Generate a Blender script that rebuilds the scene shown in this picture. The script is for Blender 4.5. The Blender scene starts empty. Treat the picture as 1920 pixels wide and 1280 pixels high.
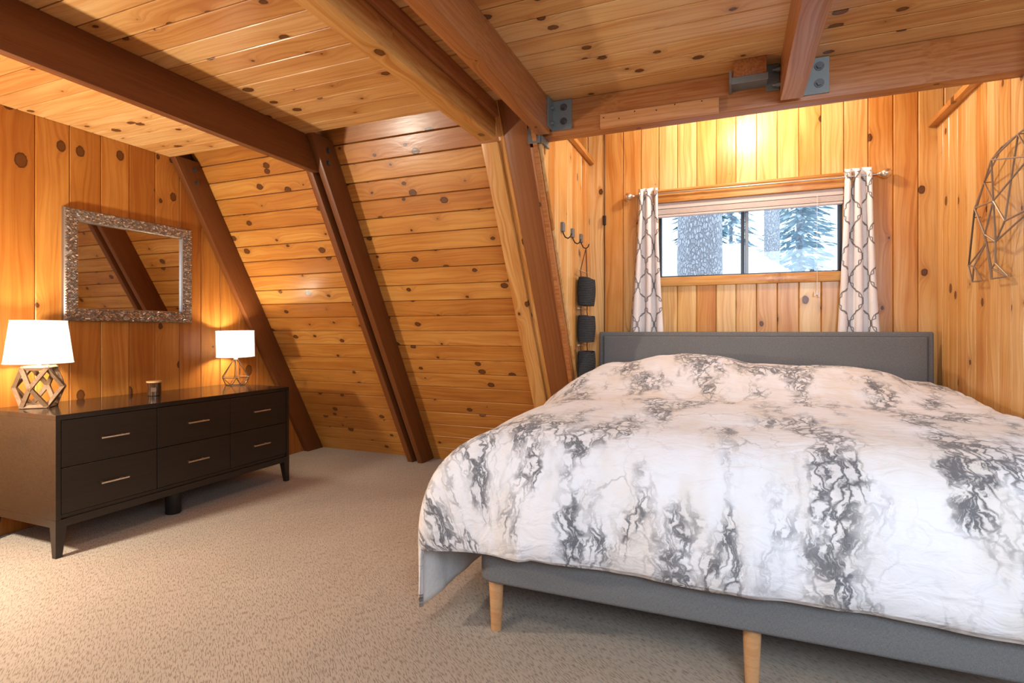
import bpy, bmesh, math, random
from mathutils import Vector, Matrix, noise

random.seed(7)
D = bpy.data
SC = bpy.context.scene
COL = SC.collection

# ------------------------------------------------------------------ camera, world, lights, exposure
F_PX, YAW, HORIZON = 1015.0, math.radians(22.02), 621.0
cam_d = D.cameras.new('camera'); cam_d.sensor_width = 36.0
cam_d.lens = F_PX * 36.0 / 1920.0
cam_d.shift_y = -(640.0 - HORIZON) / 1920.0
cam_d.clip_start = 0.02
cam = D.objects.new('camera', cam_d); COL.objects.link(cam)
cam.location = (0, 0, 1.2); cam.rotation_euler = (math.pi / 2, 0, YAW)
SC.camera = cam

SC.view_settings.view_transform = 'Standard'
SC.view_settings.look = 'None'
SC.view_settings.gamma = 1.0
SC.view_settings.use_curve_mapping = False
SC.view_settings.exposure = 0.0

wld = D.worlds.new('daylight_sky'); SC.world = wld; wld.use_nodes = True
wn = wld.node_tree.nodes; wl = wld.node_tree.links
bg = wn['Background']; bg.inputs[0].default_value = (0.72, 0.86, 1.0, 1); bg.inputs[1].default_value = 2.6

def area_light(name, loc, target, sx, sy, power, color):
    l = D.lights.new(name, 'AREA'); l.shape = 'RECTANGLE'; l.size = sx; l.size_y = sy
    l.energy = power; l.color = color
    o = D.objects.new(name, l); COL.objects.link(o); o.location = loc
    o.rotation_euler = (Vector(target) - Vector(loc)).to_track_quat('-Z', 'Y').to_euler()
    return o

def point_light(name, loc, power, color, r=0.03):
    l = D.lights.new(name, 'POINT'); l.energy = power; l.color = color; l.shadow_soft_size = r
    o = D.objects.new(name, l); COL.objects.link(o); o.location = loc
    return o

def spot_light(name, loc, target, power, color, angle, blend, r=0.03):
    l = D.lights.new(name, 'SPOT'); l.energy = power; l.color = color; l.shadow_soft_size = r
    l.spot_size = math.radians(angle); l.spot_blend = blend
    o = D.objects.new(name, l); COL.objects.link(o); o.location = loc
    o.rotation_euler = (Vector(target) - Vector(loc)).to_track_quat('-Z', 'Y').to_euler()
    return o

# assumed daylight from behind the camera: unseen area light, no window built there
area_light('assumed_rear_daylight', (1.0, -0.85, 2.0), (0.35, 3.0, 0.75), 1.7, 0.9, 46, (0.70, 0.85, 1.0)).data.spread = math.radians(120)
area_light('side_area_light', (2.6, 0.6, 1.5), (-1.5, 1.8, 1.3), 1.5, 1.5, 26, (0.92, 0.95, 1.0))  # unseen area light from the right, no stair built there
# unseen downlight added to brighten the floor, assumed dormer light hidden above the header beam
point_light('assumed_left_light', (-3.45, 1.0, 1.12), 165, (1.0, 0.90, 0.74), 0.07)  # assumed unseen point light just left of the view, no floor lamp built
area_light('overhead_fill_light', (-1.6, 0.2, 2.45), (-1.6, 0.3, 0), 0.5, 0.5, 28, (1.0, 0.94, 0.86))
point_light('assumed_dormer_light', (0.10, 3.60, 2.74), 46, (1.0, 0.93, 0.80), 0.07)  # bare light assumed behind the header, no ceiling fixture built

# ------------------------------------------------------------------ helpers
def chain_matrix(o):
    m = o.matrix_basis.copy()
    if o.parent:
        m = chain_matrix(o.parent) @ o.matrix_parent_inverse @ m
    return m

def link(name, mesh, mat=None, parent=None, mw=None):
    o = D.objects.new(name, mesh); COL.objects.link(o)
    if mat is not None and mesh is not None and len(mesh.materials) == 0:
        mesh.materials.append(mat)
    if mw is not None: o.matrix_basis = mw
    if parent is not None:
        o.parent = parent
        o.matrix_parent_inverse = chain_matrix(parent).inverted()
    return o

def empty(name, loc, label, cat, group=None):
    o = D.objects.new(name, None); COL.objects.link(o); o.location = loc
    o.empty_display_size = 0.05
    tag(o, label, cat, group); return o

def tag(o, label, cat, group=None):
    o['label'] = label; o['category'] = cat
    if group: o['group'] = group
    return o

def structure(o):
    o['kind'] = 'structure'; return o

class MB:
    """collects shapes into one bmesh"""
    def __init__(self): self.bm = bmesh.new()
    def box(self, x0, x1, y0, y1, z0, z1, bev=0.0, seg=2):
        g = bmesh.ops.create_cube(self.bm, size=1.0)
        for v in g['verts']:
            v.co = Vector(((x0 + x1) / 2 + v.co.x * (x1 - x0), (y0 + y1) / 2 + v.co.y * (y1 - y0), (z0 + z1) / 2 + v.co.z * (z1 - z0)))
        if bev > 0:
            es = list({e for v in g['verts'] for e in v.link_edges})
            bmesh.ops.bevel(self.bm, geom=es, offset=bev, segments=seg, profile=0.5, affect='EDGES')
        return self
    def hull8(self, pts):
        """pts: 4 bottom + 4 top corners, same winding"""
        vs = [self.bm.verts.new(p) for p in pts]
        for f in ((3, 2, 1, 0), (4, 5, 6, 7), (0, 1, 5, 4), (1, 2, 6, 5), (2, 3, 7, 6), (3, 0, 4, 7)):
            self.bm.faces.new([vs[i] for i in f])
        return self
    def tube(self, pts, r, n=8, closed=False, caps=True):
        pts = [Vector(p) for p in pts]
        rings = []
        N = len(pts)
        ref = None
        for i, p in enumerate(pts):
            if closed: t = pts[(i + 1) % N] - pts[i - 1]
            else: t = pts[min(i + 1, N - 1)] - pts[max(i - 1, 0)]
            t.normalize()
            if ref is None:
                ref = Vector((0, 0, 1)) if abs(t.z) < 0.9 else Vector((1, 0, 0))
            a = t.cross(ref).normalized(); b = a.cross(t).normalized(); ref = b
            rr = r[i] if isinstance(r, (list, tuple)) else r
            rings.append([self.bm.verts.new(p + a * math.cos(k * 2 * math.pi / n) * rr + b * math.sin(k * 2 * math.pi / n) * rr) for k in range(n)])
        M = N if closed else N - 1
        for i in range(M):
            A, B = rings[i], rings[(i + 1) % N]
            for k in range(n):
                self.bm.faces.new((A[k], A[(k + 1) % n], B[(k + 1) % n], B[k]))
        if caps and not closed:
            self.bm.faces.new(rings[0][::-1]); self.bm.faces.new(rings[-1])
        return self
    def bar(self, a, b, w, h=None, up=(0, 0, 1)):
        """square bar between two points"""
        h = h or w
        a, b = Vector(a), Vector(b); t = (b - a).normalized(); up = Vector(up)
        if abs(t.dot(up)) > 0.95: up = Vector((1, 0, 0))
        s = t.cross(up).normalized() * w / 2; u = s.cross(t).normalized() * h / 2
        self.hull8([a - s - u, a + s - u, a + s + u, a - s + u, b - s - u, b + s - u, b + s + u, b - s + u])
        return self
    def lathe(self, prof, c=(0, 0, 0), n=24, caps=True):
        rings = []
        for r, z in prof:
            rings.append([self.bm.verts.new((c[0] + r * math.cos(k * 2 * math.pi / n), c[1] + r * math.sin(k * 2 * math.pi / n), c[2] + z)) for k in range(n)])
        for i in range(len(rings) - 1):
            A, B = rings[i], rings[i + 1]
            for k in range(n):
                self.bm.faces.new((A[k], A[(k + 1) % n], B[(k + 1) % n], B[k]))
        if caps:
            self.bm.faces.new(rings[0][::-1]); self.bm.faces.new(rings[-1])
        return self
    def poly(self, pts):
        self.bm.faces.new([self.bm.verts.new(p) for p in pts]); return self
    def mesh(self, name, smooth=False, angle=None):
        bmesh.ops.recalc_face_normals(self.bm, faces=self.bm.faces[:])
        me = D.meshes.new(name); self.bm.to_mesh(me); self.bm.free()
        if smooth:
            me.polygons.foreach_set('use_smooth', [True] * len(me.polygons))
            if angle is not None:
                me.set_sharp_from_angle(angle=math.radians(angle))
        return me
    def build(self, name, mat, parent=None, smooth=False, angle=40, mw=None):
        return link(name, self.mesh(name, smooth, angle), mat, parent, mw)

def basis(o, ex, ey):
    ex = Vector(ex).normalized(); ey = Vector(ey).normalized(); ez = ex.cross(ey)
    return Matrix(((ex.x, ey.x, ez.x, o[0]), (ex.y, ey.y, ez.y, o[1]), (ex.z, ey.z, ez.z, o[2]), (0, 0, 0, 1)))

_pl = {}
def prism_mesh(poly, T, c):
    """convex polygon (x along grain, y across), front face at z=0 with chamfered edges, back at z=-T"""
    key = (tuple((round(x, 4), round(y, 4)) for x, y in poly), T, c)
    if key in _pl: return _pl[key]
    n = len(poly); P = [Vector((x, y)) for x, y in poly]
    ins = []
    for i in range(n):
        a, b, d = P[i - 1], P[i], P[(i + 1) % n]
        e1 = (b - a).normalized(); e2 = (d - b).normalized()
        n1 = Vector((-e1.y, e1.x)); n2 = Vector((-e2.y, e2.x))
        k = (n1 + n2); k = k / max(0.2, (1 + n1.dot(n2)))
        ins.append(b + k * c)
    bm = bmesh.new()
    fr = [bm.verts.new((p.x, p.y, 0)) for p in ins]
    md = [bm.verts.new((p.x, p.y, -c)) for p in P]
    bk = [bm.verts.new((p.x, p.y, -T)) for p in P]
    bm.faces.new(fr); bm.faces.new(bk[::-1])
    for i in range(n):
        j = (i + 1) % n
        bm.faces.new((md[i], md[j], fr[j], fr[i])); bm.faces.new((bk[i], bk[j], md[j], md[i]))
    bmesh.ops.recalc_face_normals(bm, faces=bm.faces[:])
    me = D.meshes.new('plank'); bm.to_mesh(me); bm.free(); _pl[key] = me
    return me

def plank(parent, o, ex, ey, L, W, mat, T=0.018, c=0.005, poly=None, name='plank', gap=0.0012):
    poly = poly or [(0, gap), (L, gap), (L, W - gap), (0, W - gap)]
    return link(name, prism_mesh(poly, T, c), mat, parent, basis(o, ex, ey))

def beam(name, p0, p1, w, h, up, mat, bev=0.004, parent=None):
    """timber from p0 to p1 (axis line), local x along the grain"""
    p0, p1 = Vector(p0), Vector(p1); ex = (p1 - p0).normalized(); up = Vector(up)
    ez = (up - ex * up.dot(ex)).normalized(); ey = ez.cross(ex)
    L = (p1 - p0).length
    m = MB().box(0, L, -w / 2, w / 2, -h / 2, h / 2, bev, 2)
    return m.build(name, mat, parent, True, 30, basis(p0, ex, ey))

# ------------------------------------------------------------------ materials
def new_mat(name):
    m = D.materials.new(name); m.use_nodes = True
    nt = m.node_tree; b = nt.nodes['Principled BSDF']
    return m, nt, b

def node(nt, kind, **kw):
    n = nt.nodes.new(kind)
    for k, v in kw.items():
        if k == 'ins':
            for i, x in v.items():
                s = n.inputs[i]
                if hasattr(x, 'is_output') or isinstance(x, bpy.types.NodeSocket): nt.links.new(x, s)
                else: s.default_value = x
        else: setattr(n, k, v)
    return n

def mth(nt, op, a, b=None, c=None, clamp=False):
    ins = {0: a}
    if b is not None: ins[1] = b
    if c is not None: ins[2] = c
    n = node(nt, 'ShaderNodeMath', operation=op, ins=ins); n.use_clamp = clamp
    return n.outputs[0]

def vmth(nt, op, a, b=None):
    ins = {0: a}
    if b is not None: ins[1] = b
    n = node(nt, 'ShaderNodeVectorMath', operation=op, ins=ins)
    return n.outputs['Value'] if op in ('LENGTH', 'DISTANCE', 'DOT_PRODUCT') else n.outputs['Vector']

def mixc(nt, f, a, b, blend='MIX'):
    n = node(nt, 'ShaderNodeMix', data_type='RGBA', blend_type=blend)
    for s, x in ((n.inputs['Factor'], f), (n.inputs['A'], a), (n.inputs['B'], b)):
        s = [q for q in n.inputs if q.name == s.name and (q.type == 'RGBA' or s.name == 'Factor')][0]
        if isinstance(x, bpy.types.NodeSocket): nt.links.new(x, s)
        else: s.default_value = x if not isinstance(x, tuple) or len(x) == 4 else (*x, 1)
    return [q for q in n.outputs if q.type == 'RGBA'][0]

def ramp(nt, f, stops, interp='LINEAR'):
    n = node(nt, 'ShaderNodeValToRGB', ins={0: f}); cr = n.color_ramp; cr.interpolation = interp
    while len(cr.elements) < len(stops): cr.elements.new(0.5)
    for e, (p, c) in zip(cr.elements, stops):
        e.position = p; e.color = (*c, 1) if len(c) == 3 else c
    return n.outputs[0]

def smooth(nt, x, lo, hi, to0=0.0, to1=1.0):
    n = node(nt, 'ShaderNodeMapRange', interpolation_type='SMOOTHSTEP', ins={0: x, 1: lo, 2: hi, 3: to0, 4: to1})
    return n.outputs[0]

def simple(name, col, rough=0.5, metal=0.0, spec=0.5, bump=None, **kw):
    m, nt, b = new_mat(name)
    b.inputs['Base Color'].default_value = (*col, 1); b.inputs['Roughness'].default_value = rough
    b.inputs['Metallic'].default_value = metal; b.inputs['Specular IOR Level'].default_value = spec
    for k, v in kw.items(): b.inputs[k].default_value = v
    tc = node(nt, 'ShaderNodeTexCoord')
    sc = bump[0] if bump else 60.0
    nz = node(nt, 'ShaderNodeTexNoise', ins={'Vector': tc.outputs['Object'], 'Scale': sc, 'Detail': 3.0})
    f = mth(nt, 'MULTIPLY_ADD', nz.outputs[0], 0.16, 0.92)
    nt.links.new(mixc(nt, 1.0, (*col, 1), f, 'MULTIPLY'), b.inputs['Base Color'])
    if bump:
        bp = node(nt, 'ShaderNodeBump', ins={'Height': nz.outputs[0], 'Strength': bump[1], 'Distance': bump[2]})
        nt.links.new(bp.outputs[0], b.inputs['Normal'])
    return m

def wood(name, tones, knots=1.0, knot_cell=(0.30, 0.13), grain=1.0, rough=0.33, coat=0.25, knot_col=(0.045, 0.014, 0.005), fine=0.5, ring=55.0, size=1.0):
    m, nt, b = new_mat(name)
    tc = node(nt, 'ShaderNodeTexCoord'); oi = node(nt, 'ShaderNodeObjectInfo')
    R = oi.outputs['Random']
    off = node(nt, 'ShaderNodeCombineXYZ', ins={0: mth(nt, 'MULTIPLY', R, 53.7), 1: mth(nt, 'MULTIPLY', R, 17.31), 2: mth(nt, 'MULTIPLY', R, 7.77)}).outputs[0]
    P = vmth(nt, 'ADD', tc.outputs['Object'], off)
    # knots
    cs = (1 / knot_cell[0], 1 / knot_cell[1], 0.0)
    Ps = vmth(nt, 'MULTIPLY', P, cs)
    vo = node(nt, 'ShaderNodeTexVoronoi', voronoi_dimensions='2D', feature='F1', ins={'Vector': Ps, 'Scale': 1.0, 'Randomness': 0.95})
    dl = vmth(nt, 'SUBTRACT', Ps, vo.outputs['Position'])
    sep0 = node(nt, 'ShaderNodeSeparateColor', ins={0: vo.outputs['Color']})
    dl = vmth(nt, 'MULTIPLY', dl, (knot_cell[0] * 0.72, knot_cell[1], 0.0))
    wob = node(nt, 'ShaderNodeTexNoise', ins={'Vector': P, 'Scale': 70.0, 'Detail': 1.0})
    d = mth(nt, 'ADD', vmth(nt, 'LENGTH', dl), mth(nt, 'MULTIPLY_ADD', wob.outputs[0], 0.008, -0.004))
    rad = mth(nt, 'MULTIPLY_ADD', sep0.outputs[0], 0.046 * knots * size, -0.0215 * knots * size if knots else 0)
    rad = mth(nt, 'MAXIMUM', rad, -0.002)
    kn = smooth(nt, mth(nt, 'SUBTRACT', rad, d), -0.0025, 0.0015) if knots else None
    has = smooth(nt, rad, 0.0, 0.003) if knots else 0.0
    halo = mth(nt, 'MULTIPLY', mth(nt, 'POWER', 2.718, mth(nt, 'MULTIPLY', d, -48.0)), has) if knots else 0.0
    # grain
    sx = node(nt, 'ShaderNodeSeparateXYZ', ins={0: P})
    gx = mth(nt, 'MULTIPLY', sx.outputs[0], 0.9)
    lowf = node(nt, 'ShaderNodeTexNoise', ins={'Vector': vmth(nt, 'MULTIPLY', P, (1.3, 5.0, 5.0)), 'Scale': 1.0, 'Detail': 2.0})
    gy = mth(nt, 'MULTIPLY_ADD', sx.outputs[1], ring, mth(nt, 'MULTIPLY', lowf.outputs[0], 7.0 * grain))
    gy = mth(nt, 'ADD', gy, mth(nt, 'MULTIPLY', halo, 5.0))
    gz = mth(nt, 'MULTIPLY', sx.outputs[2], ring)
    gv = node(nt, 'ShaderNodeCombineXYZ', ins={0: gx, 1: gy, 2: gz}).outputs[0]
    g1 = node(nt, 'ShaderNodeTexNoise', ins={'Vector': gv, 'Scale': 1.0, 'Detail': 3.0, 'Roughness': 0.6})
    g2 = node(nt, 'ShaderNodeTexNoise', ins={'Vector': vmth(nt, 'MULTIPLY', P, (9.0, 420.0, 420.0)), 'Scale': 1.0, 'Detail': 1.0})
    blot = node(nt, 'ShaderNodeTexNoise', ins={'Vector': vmth(nt, 'MULTIPLY', P, (2.0, 7.0, 7.0)), 'Scale': 1.0, 'Detail': 2.0})
    # colour
    R2 = mth(nt, 'FRACT', mth(nt, 'MULTIPLY', R, 91.7))
    tone = mth(nt, 'ADD', R2, mth(nt, 'MULTIPLY_ADD', blot.outputs[0], 1.3, -0.65), clamp=True)
    col = ramp(nt, tone, tones)
    gsh = smooth(nt, g1.outputs[0], 0.35, 0.72)
    dark = mixc(nt, 1.0, col, (0.72, 0.52, 0.34), 'MULTIPLY')
    col = mixc(nt, mth(nt, 'MULTIPLY', gsh, 0.80 * grain, clamp=True), col, dark)
    col = mixc(nt, mth(nt, 'MULTIPLY', g2.outputs[0], fine * 0.5), col, (0.30, 0.12, 0.03))
    if knots:
        col = mixc(nt, mth(nt, 'MULTIPLY', halo, 0.95, clamp=True), col, (0.34, 0.125, 0.028))
        col = mixc(nt, mth(nt, 'MULTIPLY', kn, 0.92), col, mixc(nt, smooth(nt, mth(nt, 'SUBTRACT', rad, d), 0.0, 0.010), knot_col, (0.115, 0.038, 0.010)))
    nt.links.new(col, b.inputs['Base Color'])
    rv = mth(nt, 'MULTIPLY_ADD', g1.outputs[0], 0.18, rough - 0.09)
    nt.links.new(rv, b.inputs['Roughness'])
    b.inputs['Specular IOR Level'].default_value = 0.26; b.inputs['Coat Weight'].default_value = coat * 0.7; b.inputs['Coat Roughness'].default_value = 0.2
    und = node(nt, 'ShaderNodeTexNoise', ins={'Vector': vmth(nt, 'MULTIPLY', P, (5.0, 22.0, 22.0)), 'Scale': 1.0, 'Detail': 2.0})
    hsum = mth(nt, 'ADD', mth(nt, 'MULTIPLY', g1.outputs[0], 0.35), und.outputs[0])
    bp = node(nt, 'ShaderNodeBump', ins={'Height': hsum, 'Strength': 0.22, 'Distance': 0.004})
    nt.links.new(bp.outputs[0], b.inputs['Normal']); nt.links.new(bp.outputs[0], b.inputs['Coat Normal'])
    return m

PINE = [(0.0, (0.78, 0.47, 0.175)), (0.35, (0.72, 0.385, 0.115)), (0.7, (0.64, 0.30, 0.075)), (1.0, (0.55, 0.22, 0.048))]
M_pine = wood('varnished_knotty_pine', PINE)
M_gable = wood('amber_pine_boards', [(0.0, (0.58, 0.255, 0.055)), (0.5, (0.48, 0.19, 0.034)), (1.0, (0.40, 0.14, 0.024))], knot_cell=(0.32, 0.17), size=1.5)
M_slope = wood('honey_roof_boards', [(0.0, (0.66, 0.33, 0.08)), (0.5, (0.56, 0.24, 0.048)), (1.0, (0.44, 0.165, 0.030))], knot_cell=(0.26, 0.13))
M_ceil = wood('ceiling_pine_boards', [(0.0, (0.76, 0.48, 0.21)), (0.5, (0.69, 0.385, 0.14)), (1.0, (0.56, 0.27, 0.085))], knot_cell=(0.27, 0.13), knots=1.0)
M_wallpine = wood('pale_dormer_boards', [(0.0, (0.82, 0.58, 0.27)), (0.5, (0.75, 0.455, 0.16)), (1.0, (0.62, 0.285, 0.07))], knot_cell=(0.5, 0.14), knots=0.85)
M_fir = wood('red_fir_timber', [(0.0, (0.27, 0.095, 0.030)), (1.0, (0.21, 0.070, 0.021))], knots=0.0, grain=0.9, rough=0.42, coat=0.12, fine=0.8, ring=110.0)
M_firdark = wood('shaded_fir_timber', [(0.0, (0.165, 0.050, 0.014)), (1.0, (0.125, 0.037, 0.010))], knots=0.0, grain=0.9, rough=0.42, coat=0.12, fine=0.6, ring=110.0)  # darker copy of the fir: dim light on these faces put into the colour
M_fir2 = wood('orange_fir_timber', [(0.0, (0.48, 0.205, 0.078)), (1.0, (0.38, 0.15, 0.052))], knots=0.7, knot_cell=(0.7, 0.12), grain=1.4, rough=0.42, coat=0.12, fine=0.8, ring=90.0, size=0.8)
M_pinebeam = wood('clear_pine_timber', [(0.0, (0.70, 0.39, 0.13)), (1.0, (0.62, 0.31, 0.09))], knots=0.9, knot_cell=(0.5, 0.14), grain=1.3, ring=40.0)
M_backing = simple('dark_board_backing', (0.16, 0.065, 0.02), 0.8)
M_beech = wood('beech_wood', [(0.0, (0.66, 0.40, 0.20)), (1.0, (0.60, 0.34, 0.16))], knots=0.0, coat=0.1, rough=0.45, grain=0.6)
M_lampwood = wood('weathered_grey_wood', [(0.0, (0.16, 0.105, 0.065)), (1.0, (0.12, 0.08, 0.05))], knots=0.0, coat=0.0, rough=0.6)
M_steel = simple('galvanised_steel', (0.20, 0.22, 0.215), 0.5, 0.6, bump=(90, 0.1, 0.001))
M_bolt = simple('dark_steel_bolt', (0.12, 0.12, 0.12), 0.4, 0.8)
M_nail = simple('black_nail_head', (0.03, 0.02, 0.015), 0.6, 0.3)
M_nickel = simple('brushed_nickel', (0.72, 0.70, 0.66), 0.28, 1.0)
M_espresso = None

def carpet_mat():
    m, nt, b = new_mat('beige_loop_carpet')
    tc = node(nt, 'ShaderNodeTexCoord')
    mp = node(nt, 'ShaderNodeMapping', ins={'Vector': tc.outputs['Object'], 'Rotation': (0, 0, math.radians(38)), 'Scale': (1, 1, 1)})
    P = mp.outputs[0]
    dash = node(nt, 'ShaderNodeTexNoise', ins={'Vector': vmth(nt, 'MULTIPLY', P, (36.0, 230.0, 1.0)), 'Scale': 1.0, 'Detail': 1.0})
    pile = node(nt, 'ShaderNodeTexNoise', ins={'Vector': P, 'Scale': 420.0, 'Detail': 2.0})
    big = node(nt, 'ShaderNodeTexNoise', ins={'Vector': P, 'Scale': 2.2, 'Detail': 3.0})
    gr = smooth(nt, dash.outputs[0], 0.36, 0.50)
    col = mixc(nt, big.outputs[0], (0.42, 0.355, 0.285), (0.52, 0.445, 0.365))
    col = mixc(nt, mth(nt, 'MULTIPLY', gr, 0.5), mixc(nt, 1.0, col, (0.80, 0.78, 0.76), 'MULTIPLY'), col)
    col = mixc(nt, gr, mixc(nt, 1.0, col, (0.66, 0.62, 0.58), 'MULTIPLY'), col)
    col = mixc(nt, mth(nt, 'MULTIPLY', pile.outputs[0], 0.35), col, (0.20, 0.15, 0.11))
    nt.links.new(col, b.inputs['Base Color'])
    b.inputs['Roughness'].default_value = 0.95; b.inputs['Specular IOR Level'].default_value = 0.1
    b.inputs['Sheen Weight'].default_value = 0.15
    h = mth(nt, 'ADD', gr, mth(nt, 'MULTIPLY', pile.outputs[0], 0.5))
    bp = node(nt, 'ShaderNodeBump', ins={'Height': h, 'Strength': 0.45, 'Distance': 0.003})
    nt.links.new(bp.outputs[0], b.inputs['Normal'])
    return m
M_carpet = carpet_mat()

def fabric(name, c1, c2, scale=900.0, rough=0.9):
    m, nt, b = new_mat(name)
    tc = node(nt, 'ShaderNodeTexCoord')
    a = node(nt, 'ShaderNodeTexNoise', ins={'Vector': vmth(nt, 'MULTIPLY', tc.outputs['Object'], (scale, scale * 0.12, scale * 0.12)), 'Scale': 1.0, 'Detail': 1.0})
    c = node(nt, 'ShaderNodeTexNoise', ins={'Vector': vmth(nt, 'MULTIPLY', tc.outputs['Object'], (scale * 0.12, scale * 0.12, scale)), 'Scale': 1.0, 'Detail': 1.0})
    w = mth(nt, 'MULTIPLY_ADD', mth(nt, 'ADD', a.outputs[0], c.outputs[0]), 1.6, -1.1, clamp=True)
    nt.links.new(mixc(nt, w, c1, c2), b.inputs['Base Color'])
    b.inputs['Roughness'].default_value = rough; b.inputs['Specular IOR Level'].default_value = 0.15
    bp = node(nt, 'ShaderNodeBump', ins={'Height': w, 'Strength': 0.25, 'Distance': 0.001})
    nt.links.new(bp.outputs[0], b.inputs['Normal'])
    return m
M_grey = fabric('grey_linen_upholstery', (0.12, 0.125, 0.128), (0.20, 0.205, 0.207))
M_curtain = fabric('white_curtain_fabric', (0.74, 0.71, 0.70), (0.82, 0.79, 0.78), 700)
M_print = simple('grey_trellis_print', (0.20, 0.19, 0.19), 0.9)
M_lining = fabric('white_duvet_lining', (0.72, 0.70, 0.68), (0.80, 0.79, 0.78), 500)

def duvet_mat():
    m, nt, b = new_mat('white_marble_print_cotton')
    uv = node(nt, 'ShaderNodeUVMap'); uv.uv_map = 'UVMap'
    P = uv.outputs[0]
    wn_ = node(nt, 'ShaderNodeTexNoise', ins={'Vector': P, 'Scale': 5.0, 'Detail': 4.0, 'Roughness': 0.6})
    wv = vmth(nt, 'MULTIPLY', vmth(nt, 'SUBTRACT', wn_.outputs['Color'], (0.5, 0.5, 0.5)), (0.13, 0.16, 0.0))
    wn2 = node(nt, 'ShaderNodeTexNoise', ins={'Vector': P, 'Scale': 26.0, 'Detail': 3.0})
    wv2 = vmth(nt, 'MULTIPLY', vmth(nt, 'SUBTRACT', wn2.outputs['Color'], (0.5, 0.5, 0.5)), (0.045, 0.045, 0.0))
    Q = vmth(nt, 'ADD', vmth(nt, 'ADD', P, wv), wv2)
    # clusters, drawn out along the length of the bed
    mask = node(nt, 'ShaderNodeTexNoise', ins={'Vector': vmth(nt, 'MULTIPLY', vmth(nt, 'ADD', Q, (5.9, 2.4, 0.0)), (4.6, 1.9, 1.0)), 'Scale': 1.0, 'Detail': 3.0, 'Roughness': 0.55})
    mk = smooth(nt, mask.outputs[0], 0.46, 0.60)
    cells = node(nt, 'ShaderNodeTexVoronoi', voronoi_dimensions='2D', feature='DISTANCE_TO_EDGE', ins={'Vector': vmth(nt, 'MULTIPLY', Q, (24.0, 12.0, 1.0)), 'Scale': 1.0})
    crack = smooth(nt, cells.outputs['Distance'], 0.0, 0.16, 1.0, 0.0)
    rn = node(nt, 'ShaderNodeTexNoise', ins={'Vector': vmth(nt, 'MULTIPLY', Q, (13.0, 6.0, 1.0)), 'Scale': 1.0, 'Detail': 5.0, 'Roughness': 0.62})
    ridge = mth(nt, 'SUBTRACT', 1.0, mth(nt, 'ABSOLUTE', mth(nt, 'MULTIPLY_ADD', rn.outputs[0], 2.0, -1.0)))
    rv = smooth(nt, ridge, 0.88, 0.985)
    cells2 = node(nt, 'ShaderNodeTexVoronoi', voronoi_dimensions='2D', feature='DISTANCE_TO_EDGE', ins={'Vector': vmth(nt, 'MULTIPLY', vmth(nt, 'ADD', Q, (0.7, 0.2, 0.0)), (5.0, 2.6, 1.0)), 'Scale': 1.0})
    vein = smooth(nt, cells2.outputs['Distance'], 0.0, 0.022, 1.0, 0.0)
    vm = smooth(nt, node(nt, 'ShaderNodeTexNoise', ins={'Vector': P, 'Scale': 3.0, 'Detail': 2.0}).outputs[0], 0.46, 0.62)
    smk = node(nt, 'ShaderNodeTexNoise', ins={'Vector': vmth(nt, 'MULTIPLY', Q, (12.0, 5.5, 1.0)), 'Scale': 1.0, 'Detail': 6.0, 'Roughness': 0.68})
    wide = smooth(nt, mask.outputs[0], 0.42, 0.64)
    smoke = mth(nt, 'MULTIPLY', smooth(nt, smk.outputs[0], 0.40, 0.70), wide)
    warm = node(nt, 'ShaderNodeTexNoise', ins={'Vector': vmth(nt, 'MULTIPLY', P, (5.0, 2.2, 1.0)), 'Scale': 1.0, 'Detail': 3.0})
    base = mixc(nt, smooth(nt, warm.outputs[0], 0.42, 0.66), (0.765, 0.795, 0.845), (0.72, 0.705, 0.685))
    col = mixc(nt, mth(nt, 'MULTIPLY', smoke, 0.36), base, (0.25, 0.26, 0.285))
    ink = mth(nt, 'MULTIPLY', mth(nt, 'MULTIPLY', mth(nt, 'MAXIMUM', crack, rv), mk), smooth(nt, smk.outputs[0], 0.30, 0.50))
    col = mixc(nt, mth(nt, 'MULTIPLY', ink, 0.88), col, (0.055, 0.06, 0.072))
    col = mixc(nt, mth(nt, 'MULTIPLY', mth(nt, 'MULTIPLY', rv, wide), 0.30), col, (0.20, 0.21, 0.235))
    col = mixc(nt, mth(nt, 'MULTIPLY', mth(nt, 'MULTIPLY', vein, vm), 0.45), col, (0.22, 0.23, 0.25))
    nt.links.new(col, b.inputs['Base Color'])
    b.inputs['Roughness'].default_value = 0.8; b.inputs['Specular IOR Level'].default_value = 0.2
    b.inputs['Sheen Weight'].default_value = 0.1
    wr = node(nt, 'ShaderNodeTexNoise', ins={'Vector': vmth(nt, 'MULTIPLY', P, (11.0, 20.0, 1.0)), 'Scale': 1.0, 'Detail': 4.0, 'Distortion': 0.6})
    bp = node(nt, 'ShaderNodeBump', ins={'Height': wr.outputs[0], 'Strength': 0.5, 'Distance': 0.02})
    nt.links.new(bp.outputs[0], b.inputs['Normal'])
    return m
M_duvet = duvet_mat()

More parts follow.
